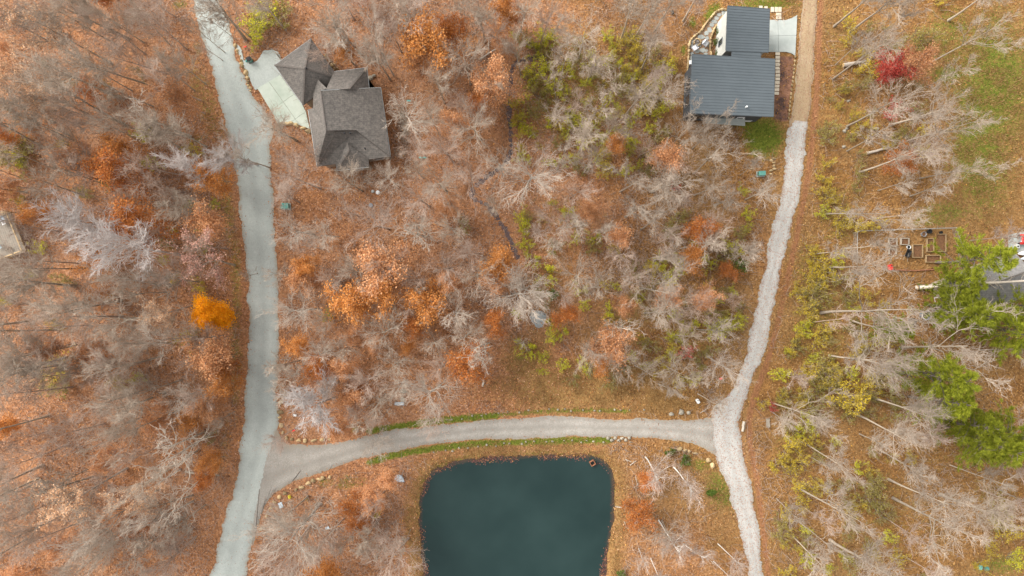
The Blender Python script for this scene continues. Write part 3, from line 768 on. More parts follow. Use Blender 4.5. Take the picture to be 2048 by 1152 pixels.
# --- the metal-roofed house
HB = thing('metal_roofed_house', 'modern house with two slate-blue standing seam metal roofs beside the white track', 'house', (*at(1470, 130, 0), 0.0))
def LB(v): return Vector(v) - Vector(HB.location)
def seam_roof(name, tl, tr, br, bl, n, parent):
    """A metal roof of n long panels side by side, each with its own raised seam."""
    root = link(name, None, parent)
    for i in range(n):
        a, b, c, d = tl.lerp(bl, i / n), tr.lerp(br, i / n), tr.lerp(br, (i + 1) / n), tl.lerp(bl, (i + 1) / n)
        bm = bmesh.new(); s = (d - a); s.z = 0; s.normalize(); g = 0.004
        a2, b2, c2, d2 = a + s * g, b + s * g, c - s * g, d - s * g
        up = Vector((0, 0, 0.035)); w_ = s * 0.028
        prof = [(a2 + up, b2 + up), (a2 + up + w_, b2 + up + w_), (a2 + w_ * 1.2, b2 + w_ * 1.2), (d2, c2), (d2 - Vector((0, 0, .05)), c2 - Vector((0, 0, .05))), (a2 - Vector((0, 0, .05)), b2 - Vector((0, 0, .05)))]
        L_ = [bm.verts.new(p[0]) for p in prof]; R_ = [bm.verts.new(p[1]) for p in prof]
        for k in range(6): bm.faces.new([L_[k], L_[(k + 1) % 6], R_[(k + 1) % 6], R_[k]])
        bm.faces.new(L_[::-1]); bm.faces.new(R_)
        link('roof_panel', bm_mesh('roof_panel', bm, M['metal_roof']), root)
    for a, b in ((tl, tr), (tr, br), (br, bl), (bl, tl)): cap(a, b, root, 0.06, 'edge_trim', M['dark_trim'], -0.06)
    return root
M['dark_trim'] = plain('dark_metal_trim', (0.10, 0.115, 0.125), None, 2, 0.5, 0.4, 0.03)
zl, zr = 5.6, 4.7
mTL, mTR, mBR, mBL = [LB(w3(*p)) for p in ((1385, 108.5, 6.0), (1550, 118, 5.0), (1547, 233, 5.0), (1380.5, 226, 6.0))]
seam_roof('main_roof', mTL, mTR, mBR, mBL, 20, HB)
gTL, gTR, gBR, gBL = [LB(w3(*p)) for p in ((1455.6, 11.5, 5.4), (1539.6, 17.6, 4.7), (1537, 104.3, 4.7), (1452, 101, 5.4))]
seam_roof('garage_roof', gTL, gTR, gBR, gBL, 16, HB)
lTL, lTR, lBR, lBL = [LB(w3(*p)) for p in ((1464, 101.2, 5.2), (1521.5, 105.3, 4.72), (1521, 118, 4.75), (1464, 114, 5.22))]
seam_roof('link_roof', lTL, lTR, lBR, lBL, 2, HB)
f2 = lambda *p: [tuple(v[:2]) for v in p]
fmain = inset(f2(mTL, mTR, mBR, mBL), 0.55)
wall_prism('wall', fmain, -0.1, [5.55, 4.75, 4.75, 5.55], M['dark_wall'], HB)
fgar = inset(f2(gTL, gTR, gBR, gBL), 0.22)
wall_prism('garage_wall', fgar, -0.1, [5.15, 4.5, 4.5, 5.15], M['white_wall'], HB)
flnk = inset(f2(lTL, lTR, lBR, lBL), 0.25)
wall_prism('link_wall', flnk, -0.1, [4.95, 4.5, 4.5, 4.95], M['dark_wall'], HB)
opening('garage_door', fgar[1], fgar[2], 0.15, 0.85, 0.0, 2.5, HB, M['trim'], M['dark_wall'])
opening('window', fmain[3], fmain[2], 0.08, 0.30, 1.0, 3.2, HB, M['dark_trim']); opening('window', fmain[3], fmain[2], 0.38, 0.60, 0.2, 3.2, HB, M['dark_trim'])
opening('door', fmain[3], fmain[2], 0.68, 0.78, 0.05, 2.3, HB, M['white_paint'], M['glass'], True)
opening('window', fmain[3], fmain[0], 0.2, 0.45, 1.0, 3.4, HB, M['dark_trim']); opening('window', fmain[3], fmain[0], 0.55, 0.8, 1.0, 3.4, HB, M['dark_trim'])
opening('window', fgar[3], fgar[0], 0.3, 0.45, 1.4, 3.0, HB, M['dark_trim'])
vp = LB(w3(1491.5, 214.5, 5.35)); cyl('vent_pipe', vp + Vector((0, 0, .2)), 0.10, 0.10, 0.5, M['white_paint'], HB)
# side deck of red-brown boards, its planks one by one
dk = link('deck', None, HB)
xl, yb = at(1371, 226)[0] - HB.location.x, at(0, 222)[1] - HB.location.y
yt = at(0, 150)[1] - HB.location.y
nb = 7
for i in range(nb): box('deck_board', (xl + 0.08 + i * 0.152, (yt + yb) / 2, 0.42), (0.14, yt - yb, 0.05), M['wood_red'], dk)
box('deck_rail', (xl + 0.04, (yt + yb) / 2, 1.32), (0.08, yt - yb, 0.06), M['wood_red'], dk)
for i in range(6): box('deck_post', (xl + 0.04, yb + 0.1 + (yt - yb - 0.2) * i / 5, 0.66), (0.09, 0.09, 1.28), M['wood_red'], dk)
# low porch platform along the lower eave
pf = link('porch', None, HB)
a_, b_ = LB(w3(1411, 238.5, 1.6)), LB(w3(1490, 243.5, 1.6))
for i in range(5):
    o = Vector((0, -0.26 * i + 0.62, 0))
    m_ = (a_ + b_) / 2 + o; d_ = b_ - a_
    box('porch_board', (m_.x, m_.y, 1.6), (d_.length, 0.245, 0.05), M['concrete'], pf, math.atan2(d_.y, d_.x))
for i in range(4):
    p_ = a_.lerp(b_, (i + .5) / 4); box('porch_post', (p_.x, p_.y + 0.3, 0.78), (0.12, 0.12, 1.58), M['wood_grey'], pf)

# --- the grey house among the pines (only its corner shows)
HCc = thing('grey_roofed_house', 'grey shingled gable roof showing between the pines by the kayaks', 'house', (*at(1990, 565, 0), 0.0))
def LC(v): return Vector(v) - Vector(HCc.location)
e1a, e1b = w3(1886, 562, 3.2), w3(2029, 503.5, 3.2)
ra, rb = w3(1897, 603, 5.2), w3(2062, 540, 5.2)
e2a, e2b = w3(1905, 648, 3.2), w3(2078, 582, 3.2)
rc = roof_mesh('roof', [[LC(p) for p in f] for f in ([e1a, e1b, rb, ra], [ra, rb, e2b, e2a])], M['shingle_far'], HCc)
cap(LC(ra), LC(rb), rc)
for a, b in ((e1a, e1b), (e2a, e2b)): cap(LC(a), LC(b), HCc, 0.06, 'gutter', M['trim'], -0.08)
fc = inset([tuple(LC(p)[:2]) for p in (e1a, e2a, e2b, e1b)], 0.4)
wall_prism('wall', fc, -0.1, 3.1, M['tan_wall'], HCc)
for s_, (a, b, q, e) in (('gable', (fc[0], fc[1], ra, 0)), ('gable', (fc[3], fc[2], rb, 1))):
    A_, B_ = Vector((*a, 3.1)), Vector((*b, 3.1)); Cc = (A_ + B_) / 2; Cc.z = 4.85
    bm = bmesh.new(); dn = (B_ - A_).cross(Vector((0, 0, 1))).normalized() * 0.1
    va = [bm.verts.new(p + dn) for p in (A_, B_, Cc)]; vb = [bm.verts.new(p - dn) for p in (A_, B_, Cc)]
    bm.faces.new(va); bm.faces.new(vb[::-1])
    for i in range(3): bm.faces.new([va[i], va[(i + 1) % 3], vb[(i + 1) % 3], vb[i]])
    link('gable_wall', bm_mesh('gable_wall', bm, M['tan_wall']), HCc)
opening('window', fc[1], fc[2], 0.2, 0.35, 0.9, 2.3, HCc); opening('window', fc[1], fc[2], 0.6, 0.75, 0.9, 2.3, HCc)
opening('door', fc[0], fc[1], 0.4, 0.6, 0.0, 2.1, HCc, M['white_paint'], M['wood_red'], True)

# ------------------------------------------------------------------ trees: branch growing
def unit(a): return a / (np.linalg.norm(a, axis=-1, keepdims=True) + 1e-9)

def grow(g, P, Rr, L, m, t0, t1, ang, lf, k, up, wig, rf, rtip=0.35, rmin=0.012, fall=0.55, spread=0.25, out=0.0):
    n, kk, _ = P.shape
    t = t0 + (t1 - t0) * (np.arange(m)[None, :] + g.random((n, m))) / m
    x = t * (kk - 1); i0 = np.clip(np.floor(x).astype(int), 0, kk - 2); f = (x - i0)[..., None]
    r_ = np.arange(n)[:, None]
    p0, p1 = P[r_, i0], P[r_, i0 + 1]
    st = p0 * (1 - f) + p1 * f; d0 = unit(p1 - p0)
    rad = Rr[r_, i0] * (1 - f[..., 0]) + Rr[r_, i0 + 1] * f[..., 0]
    rv = g.normal(size=(n, m, 3)); perp = unit(rv - (rv * d0).sum(-1, keepdims=True) * d0)
    A = (ang + g.normal(0, spread, (n, m)))[..., None]
    d = unit(d0 * np.cos(A) + perp * np.sin(A))
    if out: d = unit(d + out * unit(st * [1, 1, 0.25]))
    ln = lf * L[:, None] * (1 - fall * t) * g.uniform(0.7, 1.25, (n, m))
    s = np.linspace(0, 1, k)[None, None, :, None]
    upv = np.array([0, 0, 1.0])
    w = np.cumsum(g.normal(0, wig, (n, m, k, 3)), axis=2) * (s > 0)
    Q = st[:, :, None, :] + ln[:, :, None, None] * (d[:, :, None, :] * s + upv * up * s ** 2 * 0.6 + w)
    rr = np.maximum(rad * rf, rmin)[:, :, None] * (1 - (1 - rtip) * np.linspace(0, 1, k))[None, None, :]
    return Q.reshape(-1, k, 3), rr.reshape(-1, k), ln.reshape(-1)

def tubes(P, Rr, sides):
    """A batch of tapering tubes: P (n,k,3), Rr (n,k) to verts and quads."""
    n, k, _ = P.shape
    ax_ = unit(P[:, -1] - P[:, 0])
    h = np.where(np.abs(ax_[:, 2:3]) > 0.9, np.array([[1.0, 0, 0]]), np.array([[0, 0, 1.0]]))
    u_ = unit(np.cross(ax_, h)); v_ = np.cross(ax_, u_)
    a = np.arange(sides) * 2 * math.pi / sides
    ring = u_[:, None, :] * np.cos(a)[None, :, None] + v_[:, None, :] * np.sin(a)[None, :, None]
    V = P[:, :, None, :] + Rr[:, :, None, None] * ring[:, None, :, :]
    b = (np.arange(n) * k * sides)[:, None, None]; i = (np.arange(k - 1) * sides)[None, :, None]; j = np.arange(sides)[None, None, :]
    j2 = (j + 1) % sides
    Fq = np.stack([b + i + j, b + i + j2, b + i + sides + j2, b + i + sides + j], -1).reshape(-1, 4)
    return V.reshape(-1, 3), Fq

def join(parts):
    Vs, Fs, o = [], [], 0
    for V, Fq in parts:
        Vs.append(V); Fs.append(Fq + o); o += len(V)
    return np.vstack(Vs), np.vstack(Fs)

def leaf_quads(g, C, size, flat=0.6, aspect=0.7):
    n = len(C)
    nr = g.normal(size=(n, 3)) * (1 - flat) + np.array([0, 0, 1.0]) * flat; nr = unit(nr)
    t = g.normal(size=(n, 3)); t = unit(t - (t * nr).sum(1, keepdims=True) * nr); b_ = np.cross(nr, t)
    s = (size * g.uniform(0.6, 1.35, n))[:, None]
    fold = nr * s * g.uniform(-0.35, 0.35, (n, 1))
    V = np.stack([C - t * s * 0.5, C + b_ * s * 0.5 * aspect + fold * 0.5, C + t * s * 0.5 + fold, C - b_ * s * 0.5 * aspect + fold * 0.5], 1).reshape(-1, 3)
    return V, np.arange(4 * n).reshape(n, 4)

class Proto: pass
def hardwood(seed, H=16.0, f0=0.5, n1=14, L1=0.26, a1=0.8, up1=0.35, m2=7, m3=8, m4=2, r0=0.19, wig=0.05, tw=0.9, leaves=0, lsize=0.25, lspread=0.5, lean=0.0, fork=0, rtw=0.0125, l2=0.52, l3=0.70, low=1.0):
    g = np.random.default_rng(seed)
    k = 9; s = np.linspace(0, 1, k)
    w = np.cumsum(g.normal(0, 0.012 * H / 4, (k, 2)), axis=0); w -= w[0]
    T = np.zeros((1, k, 3)); T[0, :, :2] = w * 0.5 + np.outer(s ** 1.5, g.normal(0, lean * H, 2)); T[0, :, 2] = s * H * 0.93
    TR = (0.82 * r0 * (1 - 0.82 * s ** 0.9))[None, :]; TR[0, 0] *= 1.35
    st = [(T, TR)]
    # main limbs: length shrinks upward; they leave at a wide angle and bend to the light
    P1, R1, Ln1 = grow(g, T, TR, np.array([H]), n1, f0, 0.985, a1, L1, 6, up1, wig * 0.8, 0.52, 0.25, 0.026, 0.45, 0.18)
    if fork:
        Pf, Rf, Lf = grow(g, T, TR, np.array([H]), fork, f0 * 0.8, f0 * 1.35, 0.62, 0.42, 7, 0.3, wig, 0.75, 0.25, 0.05, 0.1, 0.12)
        P1b, R1b, Lb = grow(g, Pf, Rf, Lf, 4, 0.35, 1.0, 0.6, 0.5, 6, 0.3, wig, 0.7, 0.3, 0.03)
        st += [(Pf, Rf)]
        P1 = np.concatenate([P1, P1b]); R1 = np.concatenate([R1, R1b]); Ln1 = np.r_[Ln1, Lb]
    st.append((P1, R1))
    P2, R2, Ln2 = grow(g, P1, R1, Ln1, m2, 0.12, 1.0, 0.62, l2, 4, 0.20, wig * 0.8, 0.66, 0.4, rtw * 2.0, fall=0.45, out=0.30)
    P3, R3, Ln3 = grow(g, P2, R2, Ln2, m3, 0.12, 1.0, 0.72, l3, 3, 0.18, wig * 1.0, 0.72, 0.5, rtw * 1.2, fall=0.3, out=0.22)
    cr = [tubes(P2, R2, 3), tubes(P3, R3, 3)]
    tips = [P3]
    if m4:
        P4, R4, Ln4 = grow(g, P3, R3, np.maximum(Ln3, 0.5), m4, 0.2, 1.0, 0.75, tw, 3, 0.18, wig * 1.4, 0.85, 0.5, rtw * 0.9, fall=0.3, out=0.2)
        cr.append(tubes(P4, R4, 3)); tips.append(P4)
    p = Proto()
    tv = [tubes(a, b, 7 if i == 0 else 5) for i, (a, b) in enumerate(st)]
    Vt, Ft = join(tv); Vc, Fc = join(cr)
    p.trunk = mesh_np('trunk', Vt, Ft, [M['bark_grey']], True); p.crown = mesh_np('crown', Vc, Fc, [M['bark_grey']])
    p.leaves = None
    if leaves:
        Q = np.concatenate([t.reshape(-1, 3) for t in tips]); C = Q[g.integers(0, len(Q), leaves)] + g.normal(0, lspread * 0.4, (leaves, 3))
        C[:, 2] = np.maximum(C[:, 2], 0.3)
        Vl, Fl = leaf_quads(g, C, lsize)
        p.leaves = mesh_np('foliage', Vl, Fl, [M['leaf_orange']])
        Vc = np.vstack([Vc, Vl])
    c = Vc[:, :2].mean(0); rad = np.linalg.norm(Vc[:, :2] - c, axis=1)
    p.R = float(np.percentile(rad, 93)); p.H = float(Vc[:, 2].max()); p.zc = float(np.median(Vc[:, 2]) / p.H); p.c = c
    return p

def pine(seed, H=15.0, Rb=3.2):
    g = np.random.default_rng(seed); k = 9; s = np.linspace(0, 1, k)
    T = np.zeros((1, k, 3)); T[0, :, 2] = s * H; T[0, :, :2] = np.cumsum(g.normal(0, 0.05, (k, 2)), axis=0)
    TR = (0.20 * (1 - 0.9 * s))[None, :]
    parts = [(T, TR)]; sp = []
    P_, R_, L_ = [], [], []
    z = 0.28 * H
    while z < H * 0.97:
        fr = (z - 0.28 * H) / (H * 0.72)
        for q in range(g.integers(5, 7)):
            a = g.uniform(0, 2 * math.pi); ln = Rb * (1 - fr) ** 0.75 * g.uniform(0.45, 1.25) + 0.35
            t = np.linspace(0, 1, 6)[:, None]
            d = np.array([math.cos(a), math.sin(a), 0]); el = 0.15 + 0.6 * fr
            path = np.array([0, 0, z]) + T[0, min(k - 1, int(z / H * (k - 1)))] * [1, 1, 0] + d * ln * t + np.array([0, 0, 1]) * ln * (el * t - 0.25 * t * t)
            path = path + np.cumsum(g.normal(0, 0.03, (6, 3)), axis=0) * ln * 0.4
            P_.append(path); R_.append(np.linspace(0.05, 0.012, 6)); L_.append(ln)
        z += H * 0.052 * g.uniform(0.7, 1.2)
    P1, R1, L1_ = np.array(P_), np.array(R_), np.array(L_)
    P2, R2, L2_ = grow(g, P1, R1, L1_, 7, 0.25, 1.0, 0.62, 0.46, 3, 0.08, 0.05, 0.6, 0.5, 0.010)
    parts.append((P1, R1))
    p = Proto()
    Vt, Ft = join([tubes(a, b, 6 if i == 0 else 4) for i, (a, b) in enumerate(parts)])
    p.trunk = mesh_np('trunk', Vt, Ft, [M['bark_dark']], True)
    # needle tufts: fans of narrow blades along each spray
    n2 = len(P2); m = 6
    t = g.uniform(0.1, 1.05, (n2, m, 1)); C = P2[:, None, 0] * (1 - t) + P2[:, None, 2] * t
    C = C.reshape(-1, 3); dd = np.repeat(unit(P2[:, 2] - P2[:, 0]), m, axis=0)
    bl = 9; C = np.repeat(C, bl, axis=0); dd = np.repeat(dd, bl, axis=0)
    nd = unit(dd * 0.9 + g.normal(0, 0.38, dd.shape) + [0, 0, 0.10]); ln = g.uniform(0.25, 0.5, (len(C), 1))
    sd_ = unit(np.cross(nd, g.normal(size=nd.shape))) * 0.013
    V = np.stack([C - sd_, C + sd_, C + nd * ln + sd_ * 0.7, C + nd * ln - sd_ * 0.7], 1).reshape(-1, 3)
    p.crown = mesh_np('crown', V, np.arange(len(V)).reshape(-1, 4), [M['needle']])
    p.leaves = None; p.R = float(np.percentile(np.linalg.norm(V[:, :2], axis=1), 93)); p.H = H; p.zc = 0.55; p.c = np.zeros(2)
    return p

def bush(seed, n=9, Hh=2.2, leaves=1000, lsize=0.125, dense=1.0):
    g = np.random.default_rng(seed)
    a = g.uniform(0, 2 * math.pi, n); rr = g.uniform(0, 0.25, n)
    st = np.stack([np.cos(a) * rr, np.sin(a) * rr, np.zeros(n)], 1)
    el = g.uniform(0.55, 1.35, n); d = np.stack([np.cos(a) * np.cos(el), np.sin(a) * np.cos(el), np.sin(el)], 1)
    ln = Hh * g.uniform(0.6, 1.15, n); s = np.linspace(0, 1, 5)[None, :, None]
    P1 = st[:, None] + d[:, None] * ln[:, None, None] * s + np.cumsum(g.normal(0, 0.05, (n, 5, 3)), axis=1) * ln[:, None, None] * (s > 0)
    P1[:, :, 2] = np.maximum(P1[:, :, 2], 0)
    R1 = np.broadcast_to(np.linspace(0.028, 0.010, 5), (n, 5))
    P2, R2, L2_ = grow(g, P1, R1, ln, 7, 0.25, 1.0, 0.7, 0.45, 3, 0.15, 0.06, 0.7, 0.5, 0.010)
    P3, R3, L3_ = grow(g, P2, R2, L2_, 3, 0.3, 1.0, 0.6, 0.6, 3, 0.15, 0.06, 0.8, 0.5, 0.009)
    p = Proto()
    Vt, Ft = join([tubes(P1, R1, 4), tubes(P2, R2, 3), tubes(P3, R3, 3)])
    p.trunk = mesh_np('stem', Vt, Ft, [M['bark_grey']])
    Q = np.concatenate([P3.reshape(-1, 3), P2.reshape(-1, 3)])
    C = Q[g.integers(0, len(Q), leaves)] + g.normal(0, 0.10, (leaves, 3)); C[:, 2] = np.maximum(C[:, 2], 0.05)
    Vl, Fl = leaf_quads(g, C, lsize)
    p.crown = None; p.leaves = mesh_np('foliage', Vl, Fl, [M['leaf_lime']])
    p.R = float(np.percentile(np.linalg.norm(Vl[:, :2], axis=1), 90)); p.H = Hh; p.zc = 0.5; p.c = np.zeros(2)
    return p

PR = {
    'tall': [hardwood(100 + i, 18, 0.50, 16, 0.30, 0.62, 0.38, 6, 6, 2, 0.20, 0.05, lean=0.02) for i in range(4)],
    'wide': [hardwood(200 + i, 15, 0.38, 19, 0.36, 1.0, 0.32, 6, 5, 2, 0.20, 0.055, lean=0.02) for i in range(4)],
    'fork': [hardwood(300 + i, 18, 0.45, 7, 0.28, 0.60, 0.33, 6, 6, 1, 0.17, 0.045, lean=0.03, fork=3) for i in range(3)],
    'dense': [hardwood(400 + i, 15, 0.42, 26, 0.30, 0.95, 0.42, 7, 6, 2, 0.17, 0.05, lean=0.02, rtw=0.016, l2=0.47) for i in range(3)],
    'dead': [hardwood(500 + i, 13, 0.35, 9, 0.32, 0.95, 0.25, 5, 4, 0, 0.17, 0.11, lean=0.03, rtw=0.022) for i in range(3)],
    'slim': [hardwood(600 + i, 12, 0.45, 11, 0.24, 0.7, 0.4, 6, 6, 1, 0.10, 0.05, lean=0.03, rtw=0.0135) for i in range(4)],
    'birch': [hardwood(650 + i, 12, 0.58, 13, 0.26, 0.62, 0.38, 6, 6, 1, 0.10, 0.05, lean=0.04, rtw=0.012) for i in range(3)],
    'leafy': [hardwood(700 + i, 8, 0.22, 16, 0.36, 0.95, 0.25, 6, 6, 0, 0.10, 0.06, leaves=6500, lsize=0.165, lspread=0.85) for i in range(3)],
    'full': [hardwood(750 + i, 9, 0.22, 18, 0.33, 0.9, 0.30, 7, 6, 0, 0.12, 0.06, leaves=20000, lsize=0.19, lspread=0.95) for i in range(2)],
    'oak': [hardwood(800 + i, 16, 0.40, 13, 0.34, 0.9, 0.35, 7, 7, 1, 0.20, 0.06, leaves=2600, lsize=0.22, lspread=0.35) for i in range(2)],
    'pine': [pine(900 + i) for i in range(3)],
    'bush': [bush(950 + i) for i in range(4)],
    'thick': [bush(970 + i, 16, 1.6, 1100, 0.17) for i in range(2)],
}

# kind: (name, look, category, group, prototype, bark, leaf, usual height, part names)
KIND = {
    'grey': ('bare_tree', 'bare grey tree', 'tree', 'bare grey trees of the wood', 'wide', 'bark_grey', None, 15),
    'pink': ('bare_tree', 'bare pinkish-brown tree', 'tree', 'bare pinkish trees of the wood', 'wide', 'bark_pink', None, 14),
    'tall': ('bare_tree', 'tall bare grey tree', 'tree', 'tall bare trees of the wood', 'tall', 'bark_grey', None, 19),
    'fork': ('forked_tree', 'big forked bare tree', 'tree', 'forked bare trees', 'fork', 'bark_grey', None, 20),
    'pale': ('pale_tree', 'pale whitish bare tree', 'tree', 'pale bare trees', 'wide', 'bark_pale', None, 15),
    'lilac': ('pale_tree', 'dense silvery bare tree', 'tree', 'silvery dense bare trees', 'dense', 'bark_lilac', None, 16),
    'dead': ('dead_tree', 'crooked bleached dead tree', 'tree', 'dead trees', 'dead', 'bark_dead', None, 13),
    'birch': ('birch_tree', 'white-trunked slender tree', 'tree', 'white-trunked trees near the pond', 'birch', 'bark_birch', None, 12),
    'slim': ('slender_tree', 'slender bare young tree', 'tree', 'slender young trees', 'slim', 'bark_grey', None, 11),
    'slimp': ('slender_tree', 'slender pinkish young tree', 'tree', 'slender pinkish young trees', 'slim', 'bark_pink', None, 10),
    'orange': ('orange_tree', 'orange-leaved small tree', 'tree', 'orange-leaved trees', 'leafy', 'bark_grey', 'leaf_orange', 8),
    'salmon': ('orange_tree', 'salmon-leaved small tree', 'tree', 'salmon-leaved trees', 'leafy', 'bark_pink', 'leaf_salmon', 8),
    'rust': ('rusty_tree', 'rust-leaved small tree', 'tree', 'rust-leaved trees', 'leafy', 'bark_grey', 'leaf_rust', 7),
    'vivid': ('orange_tree', 'vivid orange dense tree', 'tree', 'vivid orange trees', 'full', 'bark_grey', 'leaf_vivid', 9),
    'peach': ('oak_tree', 'peach-leaved oak tree', 'tree', 'peach-leaved oak trees', 'oak', 'bark_pale', 'leaf_peach', 16),
    'mauve': ('oak_tree', 'mauve-leaved tree', 'tree', 'mauve-leaved oak trees', 'oak', 'bark_grey', 'leaf_mauve', 13),
    'red': ('red_maple', 'crimson-leaved tree', 'tree', 'crimson trees', 'leafy', 'bark_grey', 'leaf_red', 7),
    'pine': ('pine_tree', 'green pine tree', 'tree', 'pine trees', 'pine', 'bark_dark', 'needle', 15),
    'lime': ('lime_shrub', 'lime-green shrub', 'shrub', 'lime-green shrubs', 'bush', 'bark_grey', 'leaf_lime', 2.4),
    'yellow': ('yellow_shrub', 'yellow-leaved shrub', 'shrub', 'yellow shrubs', 'bush', 'bark_grey', 'leaf_yellow', 2.4),
    'olive': ('olive_shrub', 'olive-leaved shrub', 'shrub', 'olive shrubs', 'bush', 'bark_pink', 'leaf_olive', 2.6),
    'green': ('green_shrub', 'dark green round shrub', 'shrub', 'dark green shrubs', 'thick', 'bark_grey', 'leaf_green', 1.4),
    'rbush': ('red_shrub', 'dull red shrub', 'shrub', 'dull red shrubs', 'bush', 'bark_pink', 'leaf_red', 2.4),
}
